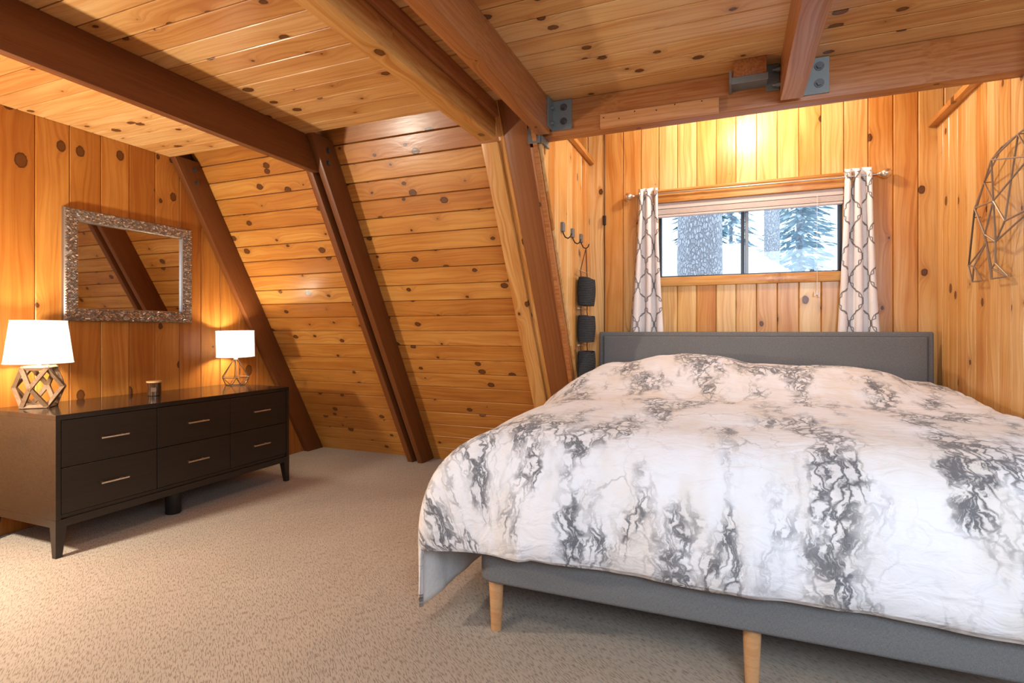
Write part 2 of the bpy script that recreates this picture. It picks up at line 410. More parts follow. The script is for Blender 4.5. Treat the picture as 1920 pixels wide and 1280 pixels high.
def espresso_mat(name='espresso_stained_wood', rough=0.30):
    m, nt, b = new_mat(name)
    tc = node(nt, 'ShaderNodeTexCoord')
    g = node(nt, 'ShaderNodeTexNoise', ins={'Vector': vmth(nt, 'MULTIPLY', tc.outputs['Object'], (60.0, 3.0, 120.0)), 'Scale': 1.0, 'Detail': 3.0})
    nt.links.new(mixc(nt, g.outputs[0], (0.012, 0.0085, 0.006), (0.034, 0.024, 0.017)), b.inputs['Base Color'])
    b.inputs['Roughness'].default_value = rough; b.inputs['Specular IOR Level'].default_value = 0.45
    bp = node(nt, 'ShaderNodeBump', ins={'Height': g.outputs[0], 'Strength': 0.12, 'Distance': 0.001})
    nt.links.new(bp.outputs[0], b.inputs['Normal'])
    return m
M_espresso = espresso_mat()
M_esptop = espresso_mat('polished_espresso_top', 0.13)

M_mosaic = simple('dark_metal_frame', (0.24, 0.20, 0.17), 0.4, 0.7)
M_mirror = simple('mirror_glass', (0.50, 0.47, 0.45), 0.02, 1.0)

def shade_mat():
    m, nt, b = new_mat('white_linen_lamp_shade')
    nt.nodes.remove(b); out = nt.nodes['Material Output']
    tc = node(nt, 'ShaderNodeTexCoord')
    nz = node(nt, 'ShaderNodeTexNoise', ins={'Vector': tc.outputs['Object'], 'Scale': 300.0})
    c = mixc(nt, nz.outputs[0], (0.80, 0.78, 0.72), (0.88, 0.86, 0.82))
    d = node(nt, 'ShaderNodeBsdfDiffuse', ins={0: c}); t = node(nt, 'ShaderNodeBsdfTranslucent', ins={0: c})
    mx = node(nt, 'ShaderNodeMixShader', ins={0: 0.55, 1: d.outputs[0], 2: t.outputs[0]})
    em = node(nt, 'ShaderNodeEmission', ins={0: (1.0, 0.95, 0.86, 1), 1: 0.55})
    ad = node(nt, 'ShaderNodeAddShader', ins={0: mx.outputs[0], 1: em.outputs[0]})
    nt.links.new(ad.outputs[0], out.inputs[0])
    return m
M_shade = shade_mat()

def glass_mat():
    m, nt, b = new_mat('window_glass')
    nt.nodes.remove(b); out = nt.nodes['Material Output']
    t = node(nt, 'ShaderNodeBsdfTransparent', ins={0: (0.95, 0.98, 1.0, 1)})
    g = node(nt, 'ShaderNodeBsdfGlossy', ins={0: (1, 1, 1, 1), 1: 0.02})
    mx = node(nt, 'ShaderNodeMixShader', ins={0: 0.012, 1: t.outputs[0], 2: g.outputs[0]})
    nt.links.new(mx.outputs[0], out.inputs[0])
    return m
M_glass = glass_mat()

def emis(name, col, s):
    m, nt, b = new_mat(name)
    b.inputs['Base Color'].default_value = (*col, 1); b.inputs['Emission Color'].default_value = (*col, 1); b.inputs['Emission Strength'].default_value = s
    return m
M_bulb = emis('warm_bulb', (1.0, 0.86, 0.66), 12.0)

# ------------------------------------------------------------------ dimensions (metres, camera stands at x=y=0)
XG = -3.975            # gable wall face
ZC = 2.53              # ceiling
SLM = 0.5543           # dy/dz of the roof slope (61 degrees)
SLY = 4.47             # roof boards meet the floor here
RFY = 4.255            # inner edge of rafters at floor
S61, C61 = math.sin(math.atan2(1, SLM)), math.cos(math.atan2(1, SLM))
YW = 4.15              # dormer window wall
XL, XR = -1.022, 1.199 # dormer side walls

# ------------------------------------------------------------------ floor and shell
fl = MB().box(-4.15, 3.1, -2.8, 4.75, -0.06, 0.0).build('floor', M_carpet); structure(fl)

# ceiling: backing deck and individual boards
ce = MB().box(-4.1, 3.05, -1.4, 2.866, ZC + 0.018, ZC + 0.09).box(-1.09, 3.05, 2.866, 3.12, ZC + 0.018, ZC + 0.09).build('ceiling', M_backing); structure(ce)
structure(MB().box(-4.1, -1.05, 2.60, 3.1, 2.86, 2.92).box(-4.1, -1.05, 2.60, 2.66, 2.62, 2.86).build('ceiling_gap_lid', M_backing))  # unseen lid added to block sky light leaking in at the ceiling edge
joint0 = 2.73
def ceil_row(ya, yb, segs):
    for xa, xb in segs:
        plank(ce, (xa, yb, ZC), (1, 0, 0), (0, -1, 0), xb - xa, yb - ya, M_ceil, T=0.0175, c=0.0028, gap=0.0028)
W_C = 0.1388
ys = [2.863 - 0.0] + [joint0 - W_C * i for i in range(0, 16)]
for i in range(len(ys) - 1):
    j1 = random.uniform(-0.02, 0.02)
    ceil_row(ys[i + 1], ys[i], [(XG + 0.003, -2.68), (-2.678, -1.02), (-1.018, 0.27), (0.272, 2.9)])
for ya, yb in ((2.865, 3.02),):
    ceil_row(ya, yb, [(-1.018, 0.27), (0.272, 2.9)])

# left gable wall of wide upright boards
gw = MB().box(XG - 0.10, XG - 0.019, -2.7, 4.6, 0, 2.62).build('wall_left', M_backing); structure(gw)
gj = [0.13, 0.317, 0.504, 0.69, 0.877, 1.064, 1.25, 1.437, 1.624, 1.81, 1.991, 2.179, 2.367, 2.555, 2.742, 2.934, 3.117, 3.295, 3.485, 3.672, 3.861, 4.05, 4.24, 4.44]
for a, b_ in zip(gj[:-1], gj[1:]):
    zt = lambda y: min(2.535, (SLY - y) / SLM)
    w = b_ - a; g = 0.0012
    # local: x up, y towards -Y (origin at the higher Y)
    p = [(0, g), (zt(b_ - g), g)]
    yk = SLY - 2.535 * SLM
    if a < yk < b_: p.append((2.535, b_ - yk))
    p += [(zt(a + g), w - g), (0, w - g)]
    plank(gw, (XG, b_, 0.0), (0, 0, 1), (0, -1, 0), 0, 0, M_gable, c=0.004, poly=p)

# sloped roof boards left of the dormer
U = Vector((0, -C61, S61)); NIN = Vector((0, -S61, -C61))
sw = MB()
b0 = Vector((0, SLY, 0)) - NIN * 0.019
def slope_slab(mb, x0, x1, base, t0, t1, th):
    a = base + U * t0; b = base + U * t1; o = -NIN * th
    mb.hull8([(x0, a.y, a.z), (x1, a.y, a.z), (x1, (a + o).y, (a + o).z), (x0, (a + o).y, (a + o).z), (x0, b.y, b.z), (x1, b.y, b.z), (x1, (b + o).y, (b + o).z), (x0, (b + o).y, (b + o).z)])
slope_slab(sw, -4.1, -1.045, b0, -0.1, 3.25, 0.06)
sw = sw.build('wall_back_slope', M_backing); structure(sw)
sj = [-0.02] + [0.147 + 0.1362 * i for i in range(0, 23)]
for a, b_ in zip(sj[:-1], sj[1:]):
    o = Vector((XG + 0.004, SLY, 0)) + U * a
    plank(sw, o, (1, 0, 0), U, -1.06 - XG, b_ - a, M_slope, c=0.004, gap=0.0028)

# slope right of the dormer, rear slope and right gable (out of the picture)
m = MB(); slope_slab(m, 1.25, 3.0, b0, -0.1, 3.25, 0.06); structure(m.build('wall_right_slope', M_slope))
m = MB().hull8([(-4.1, -2.53, 0), (3.0, -2.53, 0), (3.0, -2.60, 0), (-4.1, -2.60, 0), (-4.1, -1.10, 2.58), (3.0, -1.10, 2.58), (3.0, -1.17, 2.58), (-4.1, -1.17, 2.58)])
structure(m.build('wall_rear_slope', M_slope))
structure(MB().box(2.9, 3.0, -2.7, 4.7, 0, 2.62).build('wall_right_gable', M_gable))

# dormer: window wall
WX0, WX1, WZ0, WZ1 = -0.515, 0.702, 1.598, 2.145
bw = MB()
bw.box(-1.5, WX0, YW + 0.019, YW + 0.10, 0, 3.0); bw.box(WX1, 1.7, YW + 0.019, YW + 0.10, 0, 3.0)
bw.box(WX0, WX1, YW + 0.019, YW + 0.10, 0, WZ0); bw.box(WX0, WX1, YW + 0.019, YW + 0.10, WZ1, 3.0)
bw = bw.build('wall_back', M_backing); structure(bw)
bj = [-1.30, -1.17, -1.04, -0.908, -0.765, -0.630, -0.499, -0.366, -0.232, -0.098, 0.033, 0.166, 0.297, 0.430, 0.563, 0.695, 0.832, 0.969, 1.102, 1.236, 1.37, 1.5]
for a, b_ in zip(bj[:-1], bj[1:]):
    inside = a > WX0 - 0.04 and b_ < WX1 + 0.03
    if inside:
        plank(bw, (b_, YW, 0.0), (0, 0, 1), (-1, 0, 0), 1.60, b_ - a, M_wallpine)
        plank(bw, (b_, YW, 2.15), (0, 0, 1), (-1, 0, 0), 0.85, b_ - a, M_wallpine)
    else:
        plank(bw, (b_, YW, 0.0), (0, 0, 1), (-1, 0, 0), 3.0, b_ - a, M_wallpine)
# dormer side walls: part-height boards with a sloping-free cap, open above
def zfront(y): return (RFY - y) / SLM
dl = MB().hull8([(XL - 0.045, 4.15, 0), (XL - 0.019, 4.15, 0), (XL - 0.019, RFY, 0), (XL - 0.045, RFY, 0), (XL - 0.045, 2.85, 2.50), (XL - 0.019, 2.85, 2.50), (XL - 0.019, YW, 2.50), (XL - 0.045, YW, 2.50)])
dl = dl.build('wall_dormer_left', M_fir2); structure(dl)
lj = [2.86, 2.99, 3.12, 3.24, 3.385, 3.520, 3.645, 3.770, 3.890, 4.016, 4.15]
for a, b_ in zip(lj[:-1], lj[1:]):
    g = 0.0012; w = b_ - a
    z0b, z0a = max(0.0, zfront(b_)), max(0.0, zfront(a))
    if z0a >= 2.5: continue
    p = [(z0b, g), (2.50, g), (2.50, w - g), (z0a, w - g)]
    plank(dl, (XL, b_, 0.0), (0, 0, 1), (0, -1, 0), 0, 0, M_wallpine, poly=p, T=0.0175)
dr = MB().box(XR + 0.019, XR + 0.05, 3.0, YW, 0, 2.50).build('wall_dormer_right', M_fir2); structure(dr)
rj = [2.93, 3.062, 3.185, 3.303, 3.438, 3.570, 3.692, 3.821, 3.951, 4.05, 4.15]
for a, b_ in zip(rj[:-1], rj[1:]):
    plank(dr, (XR, a, 0.0), (0, 0, 1), (0, 1, 0), 2.50, b_ - a, M_wallpine, T=0.0175)
# dormer upper recess and roof
structure(MB().box(-1.62, -1.50, 3.13, YW + 0.1, 2.6, 3.05).box(-1.62, -1.50, 3.26, YW + 0.1, 2.36, 2.6).build('wall_dormer_upper_left', M_wallpine))
structure(MB().box(1.70, 1.82, 3.13, YW + 0.1, 2.6, 3.05).box(1.70, 1.82, 3.26, YW + 0.1, 2.36, 2.6).build('wall_dormer_upper_right', M_wallpine))
structure(MB().box(-1.7, 1.9, 2.85, YW + 0.2, 3.0, 3.08).build('ceiling_dormer', M_ceil))
structure(MB().box(-1.7, 1.9, 3.06, 3.12, ZC + 0.09, 3.05).build('wall_dormer_front', M_ceil))
structure(MB().box(-1.50, XL - 0.04, 3.26, YW, 2.36, 2.40).build('trim_3', M_wallpine))
structure(MB().box(XR + 0.05, 1.70, 3.26, YW, 2.36, 2.40).build('trim_4', M_wallpine))
t1 = beam('trim_1', (XL + 0.012, 3.15, 2.515), (XL + 0.012, YW - 0.005, 2.515), 0.050, 0.034, (0, 0, 1), M_pinebeam, 0.003); structure(t1)
t2 = beam('trim_2', (XR - 0.018, 3.10, 2.50), (XR - 0.018, YW - 0.005, 2.50), 0.060, 0.034, (0, 0, 1), M_pinebeam, 0.003); structure(t2)

# ------------------------------------------------------------------ rafters and beams
def rafter(name, x, w, k_front, depth, t0, t1, mat, label):
    """board following the roof slope; k_front: y of its inner edge at floor level"""
    p = Vector((x, k_front, 0)) - NIN * depth / 2
    a = p + U * t0; b = p + U * t1
    L = (b - a).length
    # foot cut level with the floor
    mb = MB(); ex = U; 
    o = Vector((x, k_front, 0))
    sh = depth * SLM  # local shift of the level cut across the depth
    ey = Vector((1, 0, 0)); ez = ex.cross(ey)   # ez
    sgn = 1 if ez.dot(NIN) > 0 else -1
    # local coordinates: x along slope, y across (world X), z towards room if sgn>0
    zf, zb = 0.0, -depth * sgn
    # the point behind the front edge by depth along -NIN and still at z=0 world: shift along U
    dz = (-NIN * depth).z
    sh = -dz / U.z
    mb.hull8([(0, -w / 2, zf), (0, w / 2, zf), (sh, w / 2, zb), (sh, -w / 2, zb), (t1, -w / 2, zf), (t1, w / 2, zf), (t1 + sh, w / 2, zb), (t1 + sh, -w / 2, zb)])
    es = [e for e in mb.bm.edges if abs((e.verts[0].co - e.verts[1].co).x) > 1.0]
    bmesh.ops.bevel(mb.bm, geom=es, offset=0.004, segments=2, profile=0.5, affect='EDGES')
    ob = mb.build(name, mat, None, True, 30, basis(o, ex, ey))
    tag(ob, label, 'rafter')
    return ob
TOPT = ZC / S61 + 0.01
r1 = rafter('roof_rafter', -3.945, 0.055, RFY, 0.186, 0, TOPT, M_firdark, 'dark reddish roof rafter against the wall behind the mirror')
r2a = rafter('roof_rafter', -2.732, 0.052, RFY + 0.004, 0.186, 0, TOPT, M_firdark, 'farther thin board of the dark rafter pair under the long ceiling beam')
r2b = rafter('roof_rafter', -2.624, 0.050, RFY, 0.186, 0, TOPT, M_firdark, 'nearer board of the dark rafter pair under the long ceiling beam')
r3a = rafter('roof_rafter', -1.345, 0.108, RFY - 0.005, 0.19, 0, 2.33 / S61, M_pinebeam, 'pale pine rafter with knots left of the bed')
r3f = rafter('roof_rafter', -1.270, 0.038, RFY + 0.02, 0.16, 0, TOPT, M_wallpine, 'thin pale filler strip between pine rafter and red rafter')
r3b = rafter('roof_rafter', -1.173, 0.154, RFY + 0.012, 0.17, 0, TOPT, M_fir, 'broad dark red rafter beside the dormer opening')
r3c = rafter('roof_rafter', -1.068, 0.055, RFY, 0.19, 0, 2.28 / S61, M_fir2, 'narrow orange rafter edge strip next to the wall hooks')

def bolt(parent, c, n, r=0.012, mat=None):
    c = Vector(c); n = Vector(n).normalized()
    m = MB()
    m.tube([c - n * 0.002, c + n * 0.004], r * 1.55, 16); m.tube([c + n * 0.004, c + n * 0.012], r, 6)
    return m.build('bolt', mat or M_bolt, parent)
for c in ((-3.917, 3.019, 2.47), (-3.917, 3.037, 2.374)): bolt(r1, c, (1, 0, 0), 0.013)
for c in ((-2.599, 3.015, 2.456), (-2.599, 3.015, 2.371)): bolt(r2b, c, (1, 0, 0), 0.014)

def cbeam(x, w, zb, y0, y1, mat, label, zt=ZC - 0.001):
    o = beam('ceiling_beam', (x, y0, (zb + zt) / 2), (x, y1, (zb + zt) / 2), w, zt - zb, (0, 0, 1), mat)
    return tag(o, label, 'beam')
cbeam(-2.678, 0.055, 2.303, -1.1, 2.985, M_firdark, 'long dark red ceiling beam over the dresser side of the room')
cbeam(-1.340, 0.105, 2.335, -1.1, 2.93, M_pinebeam, 'pale pine ceiling beam with flame grain resting on the pine rafter', 2.455)
cbeam(-1.305, 0.090, 2.457, -1.1, 2.97, M_fir2, 'brown upper board lying on the pale pine ceiling beam')
cbeam(-1.000, 0.078, 2.330, -1.1, 2.955, M_fir2, 'orange fir ceiling beam ending at the left bracket of the header')
cbeam(0.274, 0.100, 2.330, -1.1, 2.955, M_fir2, 'orange fir ceiling beam above the bed beside the bolted plate')
hd = beam('header_beam', (-1.09, 3.045, (2.33 + 2.529) / 2), (1.245, 3.045, (2.33 + 2.529) / 2), 0.09, 0.199, (0, 0, 1), M_fir2, 0.006)
tag(hd, 'heavy horizontal fir header beam spanning the dormer opening over the bed', 'beam')

# strip of wood nailed to the header
st = empty('wood_strip', (-0.365, 2.995, 2.33), 'small wooden strip nailed to the face of the header beam', 'wood strip')
beam('strip', (-0.676, 2.988, 2.369), (-0.057, 2.988, 2.366), 0.026, 0.076, (0, 0, 1), wood('light_fir_strip', [(0.0, (0.60, 0.29, 0.115)), (1.0, (0.52, 0.24, 0.09))], knots=0.0, coat=0.05, rough=0.5), 0.003, st)
for x, z in ((-0.655, 2.385), (-0.57, 2.368), (-0.485, 2.394), (-0.37, 2.383), (-0.275, 2.398), (-0.14, 2.395)):
    MB().lathe([(0.0035, 0), (0.0035, 0.002)], n=8).build('nail', M_nail, st, mw=Matrix.Translation((x, 2.975, z)) @ Matrix.Rotation(math.pi / 2, 4, 'X'))

# steel brackets
br = empty('steel_bracket', (-0.90, 2.995, 2.36), 'grey steel angle bracket with two bolts at the left end of the header', 'bracket')
MB().box(-0.955, -0.842, 2.990, 2.998, 2.357, 2.527, 0.001, 1).build('plate', M_steel, br)
MB().box(-0.961, -0.953, 2.90, 2.998, 2.357, 2.527, 0.001, 1).build('side_plate', M_steel, br)
for z in (2.485, 2.405):
    bolt(br, (-0.889, 2.990, z), (0, -1, 0), 0.013)
for z in (2.478, 2.392):
    MB().tube([(-0.952, 2.955, z), (-0.936, 2.955, z)], 0.011, 6).build('nut', M_steel, br)
bs = empty('steel_hanger', (-1.06, 2.99, 2.29), 'small steel hanger seat under the header end at the red rafter', 'bracket')
MB().box(-1.096, -1.018, 2.962, 3.095, 2.318, 2.330, 0.002, 1).build('seat_plate', M_steel, bs)
MB().box(-1.096, -1.020, 2.954, 2.962, 2.290, 2.395, 0.002, 1).build('seat_face', M_steel, bs)
MB().box(-1.020, -1.008, 2.962, 3.095, 2.292, 2.330, 0.002, 1).build('seat_lip', M_steel, bs)
bp_ = empty('steel_plate', (0.38, 2.995, 2.35), 'grey steel plate with two bolts right of the middle ceiling beam', 'bracket')
MB().box(0.325, 0.440, 2.990, 2.998, 2.352, 2.527, 0.001, 1).build('plate', M_steel, bp_)
for z in (2.484, 2.402): bolt(bp_, (0.397, 2.990, z), (0, -1, 0), 0.014)
hb = empty('joist_hanger', (0.09, 2.99, 2.43), 'steel joist hanger holding a short wood block on the header', 'bracket')
MB().box(0.002, 0.166, 2.862, 2.998, 2.428, 2.437, 0.001, 1).build('cradle', M_steel, hb)
MB().box(0.002, 0.166, 2.858, 2.864, 2.408, 2.440, 0.001, 1).build('front_lip', M_steel, hb)
MB().box(-0.008, 0.004, 2.862, 2.998, 2.415, 2.475, 0.001, 1).build('cheek', M_steel, hb)
MB().box(0.164, 0.222, 2.984, 2.998, 2.40, 2.528, 0.001, 1).build('plate', M_steel, hb)
for z in (2.487, 2.412):
    MB().tube([(0.190, 2.95, z), (0.224, 2.95, z)], 0.006, 8).tube([(0.206, 2.95, z), (0.224, 2.95, z)], 0.012, 6).build('bolt', M_steel, hb)
blk = beam('wood_block', (0.084, 2.868, 2.4835), (0.084, 2.985, 2.4835), 0.150, 0.090, (0, 0, 1), M_fir2, 0.002)
tag(blk, 'short sawn fir block sitting in the joist hanger', 'wood block')

# ------------------------------------------------------------------ window, blind, rod, curtains
M_alu = simple('black_window_frame', (0.035, 0.037, 0.042), 0.35, 0.6)
w1 = D.objects.new('window_1', None); COL.objects.link(w1); w1.location = ((WX0 + WX1) / 2, YW, WZ0); structure(w1)
beam('casing', (WX0 - 0.07, YW - 0.012, 2.198), (WX1 + 0.07, YW - 0.012, 2.198), 0.026, 0.095, (0, 0, 1), M_pinebeam, 0.005, w1)
beam('casing', (WX0 - 0.02, YW - 0.014, 2.238), (WX1 + 0.02, YW - 0.014, 2.238), 0.034, 0.018, (0, 0, 1), M_pinebeam, 0.004, w1)
beam('casing', (WX0 - 0.07, YW - 0.010, 1.566), (WX1 + 0.07, YW - 0.010, 1.566), 0.024, 0.066, (0, 0, 1), M_pinebeam, 0.005, w1)
beam('sill', (WX0 - 0.01, YW + 0.03, 1.590), (WX1 + 0.01, YW + 0.03, 1.590), 0.10, 0.018, (0, 0, 1), M_pinebeam, 0.004, w1)
for x in (WX0 - 0.035, WX1 + 0.035):
    beam('casing', (x, YW - 0.010, 1.60), (x, YW - 0.010, 2.15), 0.07, 0.024, (0, 1, 0), M_pinebeam, 0.005, w1)
for x in (WX0 + 0.006, WX1 - 0.006):
    MB().box(x - 0.006, x + 0.006, YW, YW + 0.10, WZ0, WZ1).build('jamb', M_wallpine, w1)
yf0, yf1 = YW + 0.035, YW + 0.075
MB().box(WX0 + 0.008, WX0 + 0.034, yf0, yf1, WZ0, WZ1, 0.003).build('frame_stile', M_alu, w1)
MB().box(WX1 - 0.036, WX1 - 0.008, yf0, yf1, WZ0, WZ1, 0.003).build('frame_stile', M_alu, w1)
MB().box(WX0 + 0.008, WX1 - 0.008, yf0, yf1, WZ0, WZ0 + 0.014, 0.003).build('frame_rail', M_alu, w1)
MB().box(WX0 + 0.008, WX1 - 0.008, yf0, yf1, WZ1 - 0.03, WZ1, 0.003).build('frame_rail', M_alu, w1)
MB().box(0.066, 0.090, yf0 - 0.004, yf1, WZ0, WZ1, 0.003).build('meeting_stile', M_alu, w1)
MB().box(0.093, 0.116, yf0 + 0.01, yf1, WZ0, WZ1, 0.003).build('meeting_stile', simple('grey_window_frame', (0.22, 0.23, 0.24), 0.4, 0.6), w1)
MB().box(WX0 + 0.034, 0.066, yf0 + 0.012, yf0 + 0.016, WZ0 + 0.014, WZ1 - 0.03).build('pane', M_glass, w1)
MB().box(0.116, WX1 - 0.036, yf0 + 0.026, yf0 + 0.030, WZ0 + 0.014, WZ1 - 0.03).build('pane', M_glass, w1)
MB().box(0.50, 0.525, yf0 - 0.004, yf0 + 0.006, WZ0 + 0.006, WZ0 + 0.024, 0.002).build('latch', M_alu, w1)

M_blind = simple('taupe_blind_slat', (0.56, 0.48, 0.44), 0.6)
bl = empty('window_blind', (0.08, YW + 0.01, 2.06), 'raised taupe slatted window blind stacked at the top of the window', 'blind')
MB().box(WX0 + 0.010, WX1 - 0.010, YW - 0.004, YW + 0.030, 2.108, 2.150, 0.003).build('head_rail', M_blind, bl)
for i in range(8):
    z = 2.100 - i * 0.0046
    MB().box(WX0 + 0.014, WX1 - 0.014, YW - 0.010, YW + 0.028, z - 0.0018, z + 0.0018).build('slat', M_blind, bl)
MB().box(WX0 + 0.014, WX1 - 0.014, YW - 0.010, YW + 0.028, 2.046, 2.062, 0.003).build('bottom_rail', M_blind, bl)
M_cord = simple('white_blind_cord', (0.70, 0.66, 0.62), 0.7)
MB().tube([(0.535, YW - 0.028, 2.11), (0.534, YW - 0.030, 1.7), (0.534, YW - 0.034, 1.475)], 0.0016, 6).build('pull_cord', M_cord, bl)
for i, (dx, dz) in enumerate(((-0.013, -0.004), (0.0, 0.004), (0.012, -0.010))):
    MB().lathe([(0.003, 0.016), (0.0055, 0.0), (0.0075, -0.016), (0.0, -0.017)], (0.534 + dx, YW - 0.034, 1.455 + dz), 10, caps=False).build('tassel', M_cord, bl, True)

YR = 4.105
M_rod = simple('pewter_curtain_rod', (0.52, 0.50, 0.47), 0.3, 0.95)
M_fin = simple('champagne_finial', (0.74, 0.66, 0.55), 0.25, 0.9)
rd = empty('curtain_rod', (0.1, YR, 2.21), 'thin metal curtain rod with ribbed ball finials above the window', 'curtain rod')
MB().tube([(-0.665, YR, 2.215), (0.87, YR, 2.210)], 0.0055, 12).build('rod', M_rod, rd, True)
for x, s in ((-0.665, -1), (0.87, 1)):
    prof = [(0.0001, 0.0), (0.008, 0.001), (0.008, 0.012), (0.011, 0.014), (0.011, 0.018)]
    for k in range(9):
        a = math.pi * (k + 0.5) / 9
        prof.append((0.031 * math.sin(a) * (1.0 if k % 2 else 0.92), 0.050 - 0.034 * math.cos(a)))
    prof.append((0.0001, 0.085))
    MB().lathe(prof, n=20, caps=False).build('finial', M_fin, rd, True, 60, Matrix.Translation((x, YR, 2.2125)) @ Matrix.Rotation(s * math.pi / 2, 4, 'Y'))
for x in (-0.64, 0.80):
    MB().bar((x, YW, 2.20), (x, YR, 2.20), 0.010).box(x - 0.012, x + 0.012, YW - 0.006, YW, 2.165, 2.225).build('rod_bracket', M_rod, rd)

def curtain(xt0, xt1, xb0, xb1, label, seed):
    zt, zb = 2.262, 0.98
    c = empty('curtain', ((xb0 + xb1) / 2, YR, zb), label, 'curtain', 'curtains beside the window')
    NS, NT, PL = 72, 60, 2.6
    def S(s, t, off=0.0):
        k = t ** 1.15
        x0 = xt0 + (xb0 - xt0) * k; x1 = xt1 + (xb1 - xt1) * k
        ph = 2 * math.pi * (PL * s) + seed
        A = 0.022 + 0.003 * math.sin(3 * t + seed)
        x = x0 + (x1 - x0) * (s + 0.022 * math.sin(2 * ph)) + 0.004 * math.sin(5 * t + 9 * s)
        y = YR + A * math.cos(ph) - 0.01 * t
        z = zt + (zb - zt) * t + (0.008 * math.cos(ph) if t < 0.02 else 0)
        return Vector((x, y, z))
    def Nn(s, t):
        e = 0.002
        a = S(min(1, s + e), t) - S(max(0, s - e), t); b = S(s, min(1, t + e)) - S(s, max(0, t - e))
        n = a.cross(b).normalized()
        return n if n.y < 0 or True else -n
    bm = bmesh.new()
    g = [[bm.verts.new(S(i / NS, j / NT)) for i in range(NS + 1)] for j in range(NT + 1)]
    for j in range(NT):
        for i in range(NS): bm.faces.new((g[j][i], g[j + 1][i], g[j + 1][i + 1], g[j][i + 1]))
    me = D.meshes.new('panel'); bm.to_mesh(me); bm.free()
    me.polygons.foreach_set('use_smooth', [True] * len(me.polygons))
    o = link('panel', me, M_curtain, c)
    md = o.modifiers.new('thick', 'SOLIDIFY'); md.thickness = 0.0024; md.offset = 0
    # printed trellis: barbed quatrefoils on a staggered lattice, as thin ribbons on the cloth
    half = [(0, 0.5), (0, 0.44), (0.13, 0.40), (0.13, 0.31), (0.25, 0.27)]
    arc = [(0.25 + 0.22 * math.cos(a), 0.24 * math.sin(a)) for a in [math.radians(80 - 160 * k / 10) for k in range(11)]]
    path = half + arc + [(x, -y) for x, y in half[::-1]]
    bm = bmesh.new()
    CW, CH = 0.54, 0.225   # cell in s and t
    for ci in range(-1, 5):
        for cj in range(-1, 6):
            for off in (0, 1):
                cx = (ci + 0.5 * off) * CW + 0.18 + 0.1 * seed; cy = (cj + 0.5 * off) * CH
                for sg in (1, -1):
                    pts = [(cx + sg * x * CW, cy + y * CH) for x, y in path]
                    fine = []
                    for (a0, b0_), (a1, b1) in zip(pts[:-1], pts[1:]):
                        n = 5
                        fine += [(a0 + (a1 - a0) * k / n, b0_ + (b1 - b0_) * k / n) for k in range(n)]
                    fine.append(pts[-1])
                    prev = None
                    for k, (s, t) in enumerate(fine):
                        if not (0.004 < s < 0.996 and 0.01 < t < 0.995): prev = None; continue
                        p = S(s, t)
                        s2, t2 = fine[min(k + 1, len(fine) - 1)]; s1, t1 = fine[max(k - 1, 0)]
                        cl = lambda v: min(0.999, max(0.001, v))
                        tg = S(cl(s2), cl(t2)) - S(cl(s1), cl(t1))
                        nn = Nn(s, t); nn = nn if nn.y < 0 else -nn
                        w = tg.cross(nn).normalized() * 0.0026
                        p = p + nn * 0.0026
                        cur = (bm.verts.new(p - w), bm.verts.new(p + w))
                        if prev: bm.faces.new((prev[0], prev[1], cur[1], cur[0]))
                        prev = cur
    me = D.meshes.new('trellis_print'); bm.to_mesh(me); bm.free()
    link('trellis_print', me, M_print, c)
    for k in range(3):
        s = (k * 1.0 + 0.25 + (1.0 if seed < 1 else 0) * 0) / PL
        p = S(min(0.97, s), 0.035)
        MB().tube([p + Vector((0.004 * math.sin(a), 0.018 * math.cos(a), 0.018 * math.sin(a))) for a in [2 * math.pi * i / 16 for i in range(16)]], 0.003, 6, closed=True).build('grommet', M_rod, c, True)
    return c
curtain(-0.645, -0.505, -0.715, -0.455, 'left patterned white curtain hanging on the side of the hanging baskets', 0.3)
curtain(0.690, 0.842, 0.640, 0.895, 'right patterned white curtain hanging on the side of the wire wall art', 1.1)

# ------------------------------------------------------------------ bed
bed = empty('bed', (0.065, 3.0, 0.0), 'grey upholstered platform bed with tapered beech legs and a low headboard', 'bed')
BX0, BX1, BY0, BY1 = -0.942, 1.075, 1.945, 4.03
def rounded_rail():
    m = MB()
    R, n = 0.07, 8
    out = [(BX0, BY1)]
    for k in range(n + 1):
        a = math.pi + math.pi / 2 * k / n; out.append((BX0 + R + R * math.cos(a), BY0 + R + R * math.sin(a)))
    for k in range(n + 1):
        a = 1.5 * math.pi + math.pi / 2 * k / n; out.append((BX1 - R + R * math.cos(a), BY0 + R + R * math.sin(a)))
    out.append((BX1, BY1))
    z0, z1, th = 0.207, 0.375, 0.04
    prof = [(0.012, z0), (0.003, z0 + 0.004), (0.0, z0 + 0.014), (0.0, z1 - 0.01), (0.006, z1)]
    cx, cy = (BX0 + BX1) / 2, 3.0
    rows = []
    for d, z in prof + [(th, z1), (th, z0)]:
        row = []
        for x, y in out:
            sx = 1 - d / ((BX1 - BX0) / 2); yy = y
            yy = BY0 + (y - BY0) * 1.0 + d * max(0, 1 - (y - BY0) / 0.3) if y < BY0 + 0.3 else y
            row.append(m.bm.verts.new((cx + (x - cx) * sx, yy, z)))
        rows.append(row)
    for i in range(len(rows)):
        A, B = rows[i], rows[(i + 1) % len(rows)]
        for k in range(len(out) - 1): m.bm.faces.new((A[k], A[k + 1], B[k + 1], B[k]))
    return m
rounded_rail().build('rail', M_grey, bed, True, 50)
MB().box(BX0 + 0.03, BX1 - 0.03, BY0 + 0.03, BY1 - 0.02, 0.203, 0.235).build('slat_base', simple('black_base_cloth', (0.02, 0.02, 0.02), 0.9), bed)
